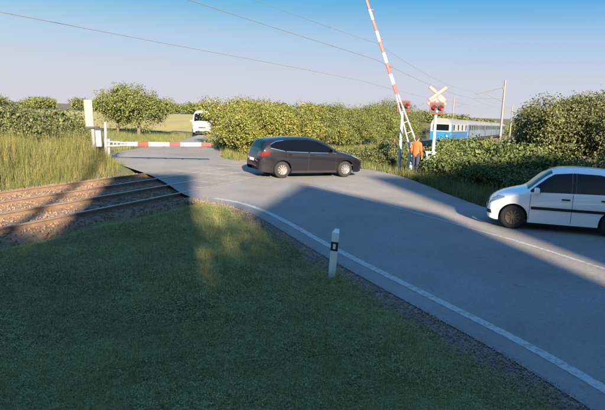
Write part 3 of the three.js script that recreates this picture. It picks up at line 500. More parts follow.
function makeCar(sp, name, label, paint, pos, turn, group) {
  const t = thing(name, label, sp.category || 'car', pos, turn, group), L = sp.L, W = sp.W / 2, T = pchip(sp.top), Bf = pchip(sp.bottom), PW = pchip(sp.plan), belt = pchip(sp.belt);
  const ax = [sp.front, sp.front + sp.wb], Ra = sp.wr * 1.16, X = (a) => L / 2 - a;    // a: distance behind the nose
  const bot = (a) => { let b = Bf(a); for (const w of ax) { const q = Ra * Ra - (a - w) ** 2; if (q > 0) b = Math.max(b, sp.wr + Math.sqrt(q)); } return b; };
  const yb = (a) => Math.min(belt(a), T(a) - 0.10 * Math.min(1, T(a) / 0.6));
  const pw = (a) => lerp(2.1, 4.2, clamp((T(a) - yb(a) - 0.12) / 0.3));
  const zs = (a, y) => { const w = W * PW(a), b = yb(a); if (y <= b) { const q = (b - y) / Math.max(0.3, b - 0.2); return w * (1 + 0.035 * Math.sin(Math.min(1, q * 1.6) * Math.PI) * 0.6 - 0.05 * q * q); } const h = T(a) - b, tt = clamp((y - b) / h), p = pw(a); return Math.max(0, (w - sp.tum * (y - b) * clamp(h / 0.3)) * Math.pow(1 - Math.pow(tt, p), 1 / p)); };
  // shell
  const st = new Set(); for (let i = 0; i <= 90; i++) st.add(i / 90 * L); for (const e of [0.004, 0.012, 0.025, 0.045, 0.07, 0.1]) { st.add(e); st.add(L - e); }
  for (const w of ax) for (let i = -14; i <= 14; i++) st.add(w + Ra * Math.sin(i / 14 * Math.PI / 2) * 1.0001);
  const A = [...st].filter((v) => v >= 0 && v <= L).sort((a, b) => a - b).filter((v, i, q) => !i || v - q[i - 1] > 0.002);
  const NL = 9, NU = 14, pp = [], idx = [], row = 2 * (NL + NU + 1) - 1;
  for (const a of A) {
    const B = Math.min(bot(a), T(a) - 0.02), b = Math.max(yb(a), B + 0.005), half = [];
    for (let j = 0; j < NL; j++) { const y = lerp(B, b, j / NL); half.push([y, zs(a, y)]); }
    const p = pw(a), h = T(a) - yb(a);
    for (let j = 0; j <= NU; j++) { const th = j / NU * Math.PI / 2; const tt = Math.pow(Math.sin(th), 2 / p); const y = lerp(yb(a), T(a), tt); if (y < B) { half.push([B, zs(a, B)]); continue; } half.push([y, j === NU ? 0 : zs(a, y)]); }
    for (const [y, z] of half) pp.push(X(a), y, z); for (let k = half.length - 2; k >= 0; k--) pp.push(X(a), half[k][0], -half[k][1]);
  }
  for (let i = 1; i < A.length; i++) for (let k = 0; k < row - 1; k++) { const q = (i - 1) * row + k, s = q + row; idx.push(q, q + 1, s, q + 1, s + 1, s); }
  for (const [i, f] of [[0, 1], [A.length - 1, 0]]) { const c = pp.length / 3; pp.push(X(A[i]), (Bf(A[i]) + T(A[i])) / 2, 0); for (let k = 0; k < row - 1; k++) { const q = i * row + k; f ? idx.push(c, q + 1, q) : idx.push(c, q, q + 1); } }
  const body = part(t, 'body', meshOf(pp, idx), paint);
  part(t, 'floor', mg([box(L - 0.5, 0.12, sp.W * 0.78, 0, sp.wr * 0.95, 0), ...ax.map((w) => box(Ra * 2, Ra * 0.9, sp.W * 0.62, X(w), sp.wr + Ra * 0.45, 0))]), trimMat);
  const sidePatch = (parent, nm, mat, lo, hi, off, side, nx = 24, ny = 8) => {   // lo / hi: polylines [a, y]
    const fl = (P, a) => { if (a <= P[0][0]) return P[0][1]; for (let i = 1; i < P.length; i++) if (a <= P[i][0]) return lerp(P[i - 1][1], P[i][1], (a - P[i - 1][0]) / (P[i][0] - P[i - 1][0])); return P[P.length - 1][1]; };
    const a0 = Math.max(lo[0][0], hi[0][0]), a1 = Math.min(lo[lo.length - 1][0], hi[hi.length - 1][0]), q = [], id = [];
    for (let i = 0; i <= nx; i++) { const a = lerp(a0, a1, i / nx); for (let j = 0; j <= ny; j++) { const y = lerp(fl(lo, a), fl(hi, a), j / ny); q.push(X(a), y, side * (zs(a, y) + off)); } }
    for (let i = 0; i < nx; i++) for (let j = 0; j < ny; j++) { const k = i * (ny + 1) + j, m = k + ny + 1; side > 0 ? id.push(k, k + 1, m, k + 1, m + 1, m) : id.push(k, m, k + 1, k + 1, m, m + 1); }
    return part(parent, nm, meshOf(q, id), mat);
  };
  const topY = (a, z) => { let lo = yb(a), hi = T(a); for (let i = 0; i < 22; i++) { const m = (lo + hi) / 2; zs(a, m) > Math.abs(z) ? lo = m : hi = m; } return lo; };
  const topPatch = (parent, nm, mat, a0, a1, w0, w1, off) => {
    const q = [], id = [], nx = 14, ny = 16; for (let i = 0; i <= nx; i++) { const a = lerp(a0, a1, i / nx), w = lerp(w0, w1, i / nx); for (let j = 0; j <= ny; j++) { const z = lerp(-w, w, j / ny), e = 0.01, s = (topY(a + e, z) - topY(a - e, z)) / (2 * e), l = Math.hypot(1, s); q.push(X(a) + off * s / l, topY(a, z) + off / l, z); } }
    for (let i = 0; i < nx; i++) for (let j = 0; j < ny; j++) { const k = i * (ny + 1) + j, m = k + ny + 1; id.push(k, m, k + 1, k + 1, m, m + 1); }
    return part(parent, nm, meshOf(q, id), mat);
  };
  const endPatch = (parent, nm, mat, end, yf, z0, z1, off, nz = 12, ny = 8) => {  // end: 1 nose, -1 tail
    const q = [], id = []; const fa = (y, z) => { let lo = 0, hi = L * 0.35; const A2 = (d) => end > 0 ? d : L - d; const ok = (d) => { const a = A2(d); return y >= Bf(a) - 0.001 && y <= T(a) && zs(a, y) >= Math.abs(z); }; for (let i = 0; i < 24; i++) { const m = (lo + hi) / 2; ok(m) ? hi = m : lo = m; } return A2(hi); };
    for (let i = 0; i <= nz; i++) { const z = lerp(z0, z1, i / nz), [y0, y1] = yf(i / nz); for (let j = 0; j <= ny; j++) { const y = lerp(y0, y1, j / ny); q.push(X(fa(y, z)) + end * off, y, z * 1.004); } }
    for (let i = 0; i < nz; i++) for (let j = 0; j < ny; j++) { const k = i * (ny + 1) + j, m = k + ny + 1; id.push(k, m, k + 1, k + 1, m, m + 1); }
    const g = meshOf(q, id); return part(parent, nm, g, mat);
  };
  for (const s of [-1, 1]) {
    for (const w of sp.windows) { const f = sidePatch(t, 'side_window', glassMat, w.lo, w.hi, 0.006, s); if (sp.chromeLine) { const lo = w.lo.map(([a, y]) => [a, y - 0.03]), hi = w.lo.map(([a, y]) => [a, y - 0.004]); sidePatch(f, 'window_trim', chrome, lo, hi, 0.007, s, 20, 1); if (w === sp.windows[2]) sidePatch(f, 'window_trim', chrome, w.hi.map(([a, y]) => [a, y + 0.003]), w.hi.map(([a, y]) => [a, y + 0.028]), 0.007, s, 20, 1); } }
    for (const pl of sp.pillars || []) sidePatch(t, 'pillar_trim', glassMat, pl.lo, pl.hi, 0.010, s, 4, 8);
    for (const a of sp.seams) { const yl = Math.max(bot(a) + 0.02, 0.25), yh = belt(a) - 0.01; sidePatch(t, 'door_seam', seamMat, [[a - 0.005, yl], [a + 0.005, yl]], [[a - 0.005, yh], [a + 0.005, yh]], 0.003, s, 1, 12); }
    if (sp.strip) sidePatch(t, 'rub_strip', trimMat, sp.strip.map(([a, y]) => [a, y - 0.035]), sp.strip.map(([a, y]) => [a, y + 0.035]), 0.016, s, 40, 3);
    if (sp.sill) sidePatch(t, 'sill_trim', trimMat, [[ax[0] + Ra + 0.03, Bf(1.5) + 0.004], [ax[1] - Ra - 0.03, Bf(1.5) + 0.004]], [[ax[0] + Ra + 0.03, Bf(1.5) + 0.09], [ax[1] - Ra - 0.03, Bf(1.5) + 0.09]], 0.006, s, 20, 3);
    for (const [a, y] of sp.handles) { const h = part(t, 'door_handle', rbox(0.19, 0.035, 0.035, 0.012, X(a), y, s * (zs(a, y) + 0.016)), sp.handleMat || paint); void h; }
    const m = part(t, 'wing_mirror', rbox(0.13, 0.15, 0.2, 0.045, X(sp.mirror[0]), sp.mirror[1], s * (zs(sp.mirror[0], sp.mirror[1]) + 0.13)), paint); part(m, 'mirror_glass', rbox(0.012, 0.11, 0.15, 0.005, X(sp.mirror[0]) - 0.066, sp.mirror[1], s * (zs(sp.mirror[0], sp.mirror[1]) + 0.13)), glassMat);
    endPatch(t, 'headlight', lampClear, 1, sp.lamp.f, s * sp.lamp.z[0], s * sp.lamp.z[1], 0.006);
    sidePatch(t, 'headlight_side', lampClear, sp.lamp.side[0], sp.lamp.side[1], 0.014, s, 18, 8);
    endPatch(t, 'tail_light', lampRed, -1, sp.tail.f, s * sp.tail.z[0], s * sp.tail.z[1], 0.006);
    sidePatch(t, 'tail_light_side', lampRed, sp.tail.side[0], sp.tail.side[1], 0.005, s, 10, 5);
    endPatch(t, 'fog_lamp', trimMat, 1, () => [0.33, 0.42], s * 0.48, s * 0.66, 0.006);
    // arch lips
    for (const w of ax) sidePatch(t, 'arch_lip', sp.archMat || paint, [...Array(21)].map((_, i) => { const th = Math.PI * (1 - i / 20); return [w + Ra * Math.cos(th), Math.max(0.22, sp.wr + Ra * Math.sin(th))]; }), [...Array(21)].map((_, i) => { const th = Math.PI * (1 - i / 20), r = Ra; return [w + r * Math.cos(th), Math.max(0.22, sp.wr + r * Math.sin(th)) + 0.03]; }), 0.012, s, 40, 2);
  }
  topPatch(t, 'windscreen', glassMat, sp.screen[0], sp.screen[1], sp.screen[2], sp.screen[3], 0.006);
  topPatch(t, 'rear_window', glassMat, sp.rear[0], sp.rear[1], sp.rear[2], sp.rear[3], 0.006);
  endPatch(t, 'grille', trimMat, 1, () => sp.grille, -0.38, 0.38, 0.006, 16);
  endPatch(t, 'lower_grille', trimMat, 1, () => [0.27, 0.37], -0.42, 0.42, 0.006, 16);
  endPatch(t, 'number_plate', plateMat, 1, () => [0.40, 0.50], -0.26, 0.26, 0.012, 10, 3); endPatch(t, 'number_plate', plateMat, -1, () => [0.66, 0.77], -0.26, 0.26, 0.012, 10, 3);
  const [ty, rim, spk] = wheelParts(sp.wr, 0.2, sp.steelRim, sp.spokes);
  for (const w of ax) for (const s of [-1, 1]) {
    const g = new THREE.Group(); g.name = 'wheel'; g.position.set(X(w), sp.wr, s * (W - 0.115)); if (s < 0) g.rotation.y = Math.PI; t.add(g);
    part(g, 'tyre', ty, tyreMat); part(g, 'rim', rim, sp.rimBack || rimDark); part(g, 'spokes', spk, sp.rimMat);
  }
  return t;
}
function squeeze(sp, k) { const f0 = sp.front, m = (a) => (a < f0 ? a * (f0 - 0.14) / f0 : a - 0.14) * k, ty = (y) => y > 1.02 ? 1.02 + (y - 1.02) * 1.07 : y, f = (P) => P.map(([a, y]) => [m(a), ty(y)]); const pr = (o) => ({ lo: f(o.lo), hi: f(o.hi) }); return { ...sp, L: m(sp.L), front: m(sp.front), wb: sp.wb * k, top: f(sp.top), bottom: f(sp.bottom), plan: f(sp.plan), belt: f(sp.belt), windows: sp.windows.map(pr), pillars: sp.pillars.map(pr), seams: sp.seams.map(m), strip: f(sp.strip), handles: f(sp.handles), mirror: [m(sp.mirror[0]), sp.mirror[1]], lamp: { ...sp.lamp, side: sp.lamp.side.map(f) }, tail: { ...sp.tail, side: sp.tail.side.map(f) }, screen: [m(sp.screen[0]), m(sp.screen[1]), sp.screen[2], sp.screen[3]], rear: [m(sp.rear[0]), m(sp.rear[1]), sp.rear[2], sp.rear[3]] }; }
// small white hatchback
const hatch = {
  L: 3.82, W: 1.66, wr: 0.295, front: 0.79, wb: 2.36, tum: 0.30, spokes: 10, rimMat: std(0.10, 0.085, 0.07, 0.5, { metalness: 0.4 }), rimBack: rimDark, steelRim: true,
  top: [[0, 0.46], [0.02, 0.56], [0.08, 0.66], [0.2, 0.75], [0.5, 0.87], [0.85, 0.955], [1.0, 0.99], [1.1, 1.04], [1.35, 1.235], [1.6, 1.405], [1.75, 1.47], [2.0, 1.515], [2.45, 1.53], [2.95, 1.51], [3.35, 1.465], [3.52, 1.42], [3.62, 1.30], [3.7, 1.08], [3.76, 0.90], [3.8, 0.72], [3.82, 0.5]],
  bottom: [[0, 0.36], [0.05, 0.23], [0.3, 0.19], [3.4, 0.21], [3.75, 0.28], [3.82, 0.42]],
  plan: [[0, 0.52], [0.03, 0.64], [0.1, 0.76], [0.25, 0.87], [0.5, 0.95], [0.9, 0.99], [1.4, 1], [2.8, 1], [3.3, 0.97], [3.6, 0.91], [3.75, 0.82], [3.82, 0.66]],
  belt: [[0, 0.5], [0.3, 0.66], [0.9, 0.86], [1.3, 0.92], [3.82, 1.0]],
  windows: [{ lo: [[1.16, 0.95], [2.12, 0.975]], hi: [[1.16, 0.99], [1.30, 1.10], [1.55, 1.285], [1.72, 1.375], [2.12, 1.415]] }, { lo: [[2.22, 0.978], [3.02, 1.0]], hi: [[2.22, 1.418], [2.75, 1.41], [2.9, 1.385], [3.02, 1.20]] }, { lo: [[3.08, 1.05], [3.38, 1.12]], hi: [[3.08, 1.36], [3.22, 1.34], [3.38, 1.16]] }],
  pillars: [{ lo: [[2.125, 0.975], [2.215, 0.978]], hi: [[2.125, 1.415], [2.215, 1.418]] }],
  seams: [1.17, 2.16, 3.03], strip: [[1.2, 0.565], [3.0, 0.575]], handles: [[2.0, 0.82], [2.9, 0.85]], handleMat: trimMat, mirror: [1.3, 1.0],
  lamp: { f: (t) => [lerp(0.56, 0.59, t), lerp(0.62, 0.66, t)], z: [0.42, 0.60], side: [[[0.12, 0.62], [0.5, 0.76]], [[0.12, 0.70], [0.3, 0.78], [0.5, 0.80]]] },
  tail: { f: () => [0.75, 1.0], z: [0.55, 0.70], side: [[[3.55, 0.78], [3.74, 0.76]], [[3.55, 1.0], [3.74, 0.92]]] },
  screen: [1.10, 1.66, 0.66, 0.54], rear: [3.54, 3.68, 0.5, 0.58], grille: [0.55, 0.63],
};
// dark people carrier
const mpv = {
  L: 4.80, W: 1.88, wr: 0.335, front: 0.95, wb: 2.85, tum: 0.30, spokes: 10, rimMat: rimSilver, rimBack: std(0.12, 0.12, 0.125, 0.45, { metalness: 0.5 }), chromeLine: true,
  top: [[0, 0.52], [0.02, 0.64], [0.1, 0.76], [0.3, 0.88], [0.7, 0.99], [1.05, 1.06], [1.2, 1.10], [1.5, 1.27], [1.85, 1.45], [2.1, 1.55], [2.45, 1.62], [2.9, 1.645], [3.5, 1.63], [4.1, 1.57], [4.4, 1.50], [4.52, 1.40], [4.63, 1.18], [4.7, 1.02], [4.76, 0.82], [4.79, 0.66], [4.80, 0.5]],
  bottom: [[0, 0.4], [0.06, 0.25], [0.35, 0.2], [4.3, 0.22], [4.72, 0.3], [4.8, 0.44]],
  plan: [[0, 0.5], [0.03, 0.62], [0.12, 0.76], [0.3, 0.88], [0.6, 0.96], [1.0, 0.995], [1.6, 1], [3.6, 1], [4.2, 0.965], [4.55, 0.9], [4.73, 0.8], [4.8, 0.66]],
  belt: [[0, 0.56], [0.4, 0.76], [1.0, 0.94], [1.5, 1.0], [4.0, 1.08], [4.8, 1.1]],
  windows: [{ lo: [[1.42, 1.03], [2.62, 1.05]], hi: [[1.42, 1.07], [1.7, 1.22], [2.05, 1.40], [2.3, 1.49], [2.62, 1.53]] }, { lo: [[2.70, 1.055], [3.66, 1.09]], hi: [[2.70, 1.535], [3.3, 1.53], [3.66, 1.50]] }, { lo: [[3.72, 1.10], [4.30, 1.22]], hi: [[3.72, 1.495], [4.05, 1.45], [4.30, 1.33]] }],
  pillars: [{ lo: [[2.62, 1.05], [2.70, 1.055]], hi: [[2.62, 1.53], [2.70, 1.535]] }, { lo: [[3.66, 1.09], [3.72, 1.10]], hi: [[3.66, 1.50], [3.72, 1.495]] }],
  seams: [1.42, 2.66, 3.6], strip: null, sill: true, handles: [[2.5, 0.93], [3.5, 0.97]], mirror: [1.62, 1.12],
  lamp: { f: (t) => [lerp(0.63, 0.66, t), lerp(0.70, 0.75, t)], z: [0.45, 0.68], side: [[[0.14, 0.70], [0.62, 0.88]], [[0.14, 0.80], [0.35, 0.88], [0.62, 0.92]]] },
  tail: { f: () => [0.88, 1.08], z: [0.5, 0.80], side: [[[4.36, 0.93], [4.66, 0.86]], [[4.36, 1.08], [4.66, 1.05]]] },
  screen: [1.22, 2.0, 0.74, 0.60], rear: [4.43, 4.62, 0.56, 0.64], grille: [0.60, 0.70],
};
const van = {
  category: 'van', L: 5.2, W: 1.98, wr: 0.34, front: 0.95, wb: 3.2, tum: 0.10, spokes: 6, rimMat: rimSilver, steelRim: true,
  top: [[0, 0.6], [0.03, 0.8], [0.15, 1.0], [0.5, 1.15], [0.8, 1.25], [1.1, 1.6], [1.45, 2.1], [1.6, 2.25], [2.0, 2.38], [4.8, 2.40], [5.12, 2.33], [5.17, 1.6], [5.19, 0.9], [5.2, 0.5]],
  bottom: [[0, 0.42], [0.06, 0.28], [0.35, 0.24], [4.8, 0.26], [5.15, 0.34], [5.2, 0.44]],
  plan: [[0, 0.6], [0.05, 0.75], [0.2, 0.88], [0.6, 0.97], [1.2, 1], [4.9, 1], [5.15, 0.96], [5.2, 0.9]],
  belt: [[0, 0.65], [0.5, 0.95], [1.0, 1.15], [1.5, 1.25], [5.2, 1.3]],
  windows: [{ lo: [[1.15, 1.27], [2.0, 1.3]], hi: [[1.15, 1.35], [1.5, 1.85], [1.7, 1.98], [2.0, 2.0]] }], seams: [1.15, 2.05, 3.4], strip: [[1.3, 0.7], [4.0, 0.7]], handles: [[1.9, 1.1]], mirror: [1.3, 1.35],
  lamp: { f: (t) => [lerp(0.75, 0.78, t), lerp(0.92, 1.0, t)], z: [0.55, 0.80], side: [[[0.15, 0.8], [0.4, 0.9]], [[0.15, 0.95], [0.4, 1.05]]] },
  tail: { f: () => [0.9, 1.4], z: [0.82, 0.90], side: [[[5.0, 0.9], [5.14, 0.9]], [[5.0, 1.4], [5.14, 1.4]]] },
  screen: [0.92, 1.48, 0.82, 0.78], rear: [5.125, 5.16, 0.7, 0.72], grille: [0.66, 0.82],
};
const white = phys(0.74, 0.75, 0.77, 0.28, { clearcoat: 1, clearcoatRoughness: 0.06 }), slate = phys(0.006, 0.0065, 0.011, 0.5, { clearcoat: 1, clearcoatRoughness: 0.03, metalness: 0, specularIntensity: 0.25 });
const rad = Math.PI / 180;
function carAt(sp, x, d, theta, side) {                        // x, d: contact of the near front wheel; returns position of the car's middle
  const c = Math.cos(theta), s = Math.sin(theta), a = sp.L / 2 - sp.front, z = side * (sp.W / 2 - 0.1);
  return [x - (a * c + z * s), 0.002, -(d - (a * s - z * c))];
}
{ const th = 162 * rad; const h = squeeze(hatch, 0.95); makeCar(h, 'white_hatchback', 'white small hatchback with black rubbing strip entering the crossing', white, carAt(h, 5.22, 13.7, th, -1), th); }
{ const th = 24 * rad; makeCar(mpv, 'dark_people_carrier', 'dark slate people carrier driving over the rails', slate, carAt(mpv, 1.72, 23.65, th, 1), th); }
// vehicle waiting beyond the lowered barrier
makeCar(van, 'delivery_van', 'white van waiting last on the far road', white, [-10.55, 0.002, -58], -80 * rad);

// ------------------------------------------------------------------ roadside furniture
const whitePlastic = std(1, 1, 1, 0.55, { map: dirtTex });
{
  const t = thing('delineator_post', 'white plastic marker post with black band at the lawn edge', 'post', [0.54, -0.08, -9.09], -0.3); t.rotation.z = -0.045;
  const s = new THREE.Shape([[-0.055, -0.04], [0.055, -0.04], [0.03, 0.045], [-0.03, 0.045]].map((p) => new THREE.Vector2(...p)));
  const sec = (y0, y1, k = 1, slope = 0) => { const g = new THREE.ExtrudeGeometry(s, { depth: y1 - y0, bevelEnabled: true, bevelSize: 0.006, bevelThickness: 0.006, bevelSegments: 2 }); g.rotateX(-Math.PI / 2); g.scale(k, 1, k); g.translate(0, y0, 0); if (slope) { const p = g.attributes.position; for (let i = 0; i < p.count; i++) if (p.getY(i) > y1 - 0.001) p.setY(i, p.getY(i) + slope * p.getZ(i)); g.computeVertexNormals(); } return g; };
  part(t, 'shaft', sec(0, 0.50), whitePlastic); part(t, 'band', sec(0.512, 0.655, 1.012), std(0.02, 0.02, 0.022, 0.6)); part(t, 'cap', sec(0.667, 0.84, 1, -0.5), whitePlastic);
  part(t, 'reflector', rbox(0.045, 0.085, 0.012, 0.004, 0, 0.585, 0.052), std(0.75, 0.76, 0.78, 0.25));
}
const redPaint = std(0.15, 0.012, 0.012, 0.5), whitePaint = std(0.40, 0.40, 0.41, 0.55), dullWhite = std(1, 1, 1, 0.6, { map: tex(256, (u, v) => { const k = 0.155 + 0.06 * fbm(u * 6, v * 6, 6, 5) - 0.05 * sstep(0.6, 0.75, fbm(u * 14, v * 3, 14, 3)); return [k, k * 0.985, k * 1.01]; }) }), greyPaint = std(0.30, 0.43, 0.45, 0.55), blackPaint = std(0.02, 0.02, 0.02, 0.6);
function boomInto(t, pivot, ang, len, forkLen, rootW, pale) {        // boom in the local x/y plane, ang from the horizontal
  const g = new THREE.Group(); g.name = 'boom'; g.position.set(...pivot); g.rotation.z = ang; t.add(g);
  const n = Math.round((len - forkLen) / 0.5);
  for (let i = 0; i < n; i++) { const a = forkLen + (len - forkLen) * i / n, b = forkLen + (len - forkLen) * (i + 1) / n, h = pale ? 0.19 : lerp(0.15, 0.09, i / n), w = pale ? i % 3 !== 1 : i % 2 === 1; part(g, w ? 'white_section' : 'red_section', rbox(b - a - 0.004, h, 0.06, 0.012, (a + b) / 2, 0, 0), w ? whitePaint : redPaint); }
  for (const q of [-1, 1]) part(g, 'fork_arm', bar(new THREE.Vector3(-0.15, q * rootW, 0), new THREE.Vector3(forkLen + 0.05, q * 0.045, 0), 0.04, 0.035, 8), whitePaint);
  for (let k = 0; k < 5; k++) { const f = (k + 0.6) / 5.2, w = lerp(rootW, 0.045, f); part(g, 'rung', bar(new THREE.Vector3(forkLen * f, -w, 0), new THREE.Vector3(forkLen * f, w, 0), 0.018), whitePaint); }
  part(g, 'counterweight', rbox(0.45, 0.36, 0.1, 0.02, -0.5, 0, 0.09), blackPaint);
  for (let k = 1; k < 5; k++) part(g, 'boom_lamp', rbox(0.10, 0.10, 0.07, 0.02, forkLen + (len - forkLen) * k / 4.6, -0.12, 0), redPaint);
  return g;
}
{ // raised barrier
  const t = thing('raised_barrier', 'raised red and white barrier beside the person in orange', 'barrier', [5.1, -0.05, -26.4], 0);
  part(t, 'pedestal', mg([rbox(0.42, 1.0, 0.36, 0.03, 0.02, 0.5, 0), rbox(0.52, 0.12, 0.46, 0.02, 0.02, 0.06, 0)]), greyPaint);
  part(t, 'drive_housing', rbox(0.36, 0.46, 0.34, 0.03, 0.02, 1.16, 0), whitePaint); part(t, 'axle', new THREE.CylinderGeometry(0.06, 0.06, 0.6, 14).rotateX(Math.PI / 2).translate(0, 1.2, 0.05), blackPaint);
  boomInto(t, [0, 1.2, 0.26], Math.PI / 2 + 21.5 * rad, 8.6, 2.6, 0.20);
}
{ // lowered barrier
  const t = thing('lowered_barrier', 'lowered barrier arm stretched across the far road', 'barrier', [-9.45, -0.08, -26.9], 0.12);
  part(t, 'pedestal', rbox(0.3, 1.15, 0.3, 0.03, 0, 0.575, 0), whitePaint); part(t, 'post', cyl(0.075, 0.065, 1.95, -0.02, 0, 0.22), whitePaint);
  boomInto(t, [0.05, 0.92, 0.2], 0.02, 4.9, 0.9, 0.12, true);
}
// crossing signals
function signal(x, d, h, turn, label, back, crossUp) {
  const t = thing('crossing_signal', label, 'signal', [x, groundY(x, d), -d], turn);
  part(t, 'post', cyl(0.075, 0.065, h + (crossUp ? 0.7 : 0.1)), greyPaint); part(t, 'footing', cyl(0.2, 0.18, 0.25), std(0.42, 0.41, 0.39, 0.95));
  const b = part(t, 'lamp_board', rbox(0.66, 0.56, 0.05, 0.03, 0, h, 0.09), back ? greyPaint : redPaint);
  part(b, 'board_face', rbox(0.56, 0.46, 0.05, 0.03, 0, h, 0.10), back ? whitePaint : blackPaint); 
  for (const q of [-0.15, 0.15]) { part(b, 'red_lamp', new THREE.CylinderGeometry(0.095, 0.095, 0.06, 20).rotateX(Math.PI / 2).translate(q, h + 0.06, 0.12), phys(0.10, 0.008, 0.007, 0.15, { clearcoat: 1 })); part(b, 'lamp_hood', new THREE.CylinderGeometry(0.115, 0.115, 0.16, 20, 1, true, -Math.PI * 0.6, Math.PI * 1.2).rotateX(Math.PI / 2).translate(q, h + 0.06, 0.18), whitePaint); }
  part(b, 'white_lamp', new THREE.CylinderGeometry(0.06, 0.06, 0.05, 16).rotateX(Math.PI / 2).translate(0, h - 0.14, 0.12), lampClear);
  if (crossUp) {
    const cy = h + 0.66;
    for (const q of [-1, 1]) {
      const g = rbox(0.98, 0.13, 0.025, 0.008, 0, 0, 0), e = rbox(1.02, 0.17, 0.018, 0.006, 0, 0, -0.004); for (const k of [g, e]) { k.rotateZ(q * 38 * rad); k.translate(0, cy, 0.075 + (q > 0 ? 0.026 : 0)); }
      const arm = part(t, 'cross_arm', e, redPaint); part(arm, 'cross_face', g, dullWhite);
      const g2 = rbox(0.55, 0.12, 0.025, 0.008), e2 = rbox(0.59, 0.16, 0.018, 0.006, 0, 0, -0.004); for (const k of [g2, e2]) { k.rotateZ(-q * 38 * rad); k.translate(q * 0.21, cy - 0.32, 0.075); } if (q < 2) { const a2 = part(t, 'lower_cross_arm', e2, redPaint); part(a2, 'cross_face', g2, dullWhite); }
    }
  }
  return t;
}
signal(5.95, 26.0, 3.1, 0.1, 'crossing signal with red framed lamps and cross, standing in the bushes', false, true);
signal(4.62, 27.2, 3.15, 0.2, 'crossing signal half hidden behind the raised barrier', false, false);
{
  const t = thing('signal_backboard', 'tall pale signal board on a post beside the lowered barrier', 'signal', [-9.85, -0.1, -26.0], 0.15); t.rotation.z = 0.05;
  part(t, 'board', rbox(0.38, 1.3, 0.06, 0.03, 0.02, 2.33, 0), dullWhite); part(t, 'post', cyl(0.1, 0.09, 1.75, 0.12, 0, -0.1), dullWhite); part(t, 'bracket', box(0.6, 0.08, 0.1, 0.15, 1.72, 0.03), blackPaint); part(t, 'cable_box', rbox(0.25, 0.75, 0.2, 0.02, 0.38, 1.2, 0), greyPaint);
}
{ const t = thing('relay_cabinet', 'white metal relay cabinet beside the raised barrier', 'cabinet', [5.72, -0.08, -25.5], -0.1); part(t, 'case', rbox(0.42, 1.02, 0.34, 0.02, 0, 0.61, 0), whitePaint); part(t, 'plinth', box(0.46, 0.1, 0.38, 0, 0.05, 0), std(0.35, 0.34, 0.33, 0.95)); part(t, 'lid', rbox(0.48, 0.05, 0.4, 0.015, 0, 1.145, 0), whitePaint); part(t, 'latch', rbox(0.03, 0.1, 0.02, 0.005, 0.14, 0.65, 0.18), blackPaint); }

// ------------------------------------------------------------------ person
function fieldMesh(bones, res, min, size, k = 0.03) {           // tapered capsules joined with a smooth minimum
  const mc = new MarchingCubes(res, std(1, 1, 1), false, false, 200000); mc.isolation = 0;
  const f = mc.field, hs = res / 2; const pa = new THREE.Vector3(), ba = new THREE.Vector3();
  for (let z = 0; z < res; z++) for (let y = 0; y < res; y++) for (let x = 0; x < res; x++) {
    const p = new THREE.Vector3((x - hs) / hs, (y - hs) / hs, (z - hs) / hs).multiplyScalar(size).add(min); let d = 1e3;
    for (const [a, b, r0, r1, sz] of bones) {
      pa.set(p.x - a[0], p.y - a[1], (p.z - a[2]) / (sz || 1)); ba.set(b[0] - a[0], b[1] - a[1], (b[2] - a[2]) / (sz || 1));
      const l = ba.lengthSq(), h = l ? clamp(pa.dot(ba) / l) : 0, e = pa.addScaledVector(ba, -h).length() - lerp(r0, r1, h);
      const q = clamp(0.5 + 0.5 * (e - d) / k); d = lerp(e, d, q) - k * q * (1 - q);
    }
    f[x + y * res + z * res * res] = -d;
  }
  mc.update(); const n = mc.count, pos = new Float32Array(mc.positionArray.slice(0, n * 3)), nor = new Float32Array(mc.normalArray.slice(0, n * 3));
  for (let i = 0; i < n * 3; i++) pos[i] = pos[i] * size + min.getComponent(i % 3);
  const g = new THREE.BufferGeometry(); g.setAttribute('position', new THREE.BufferAttribute(pos, 3)); g.setAttribute('normal', new THREE.BufferAttribute(nor, 3)); g.setAttribute('uv', new THREE.BufferAttribute(new Float32Array(n * 2), 2)); return g;
}
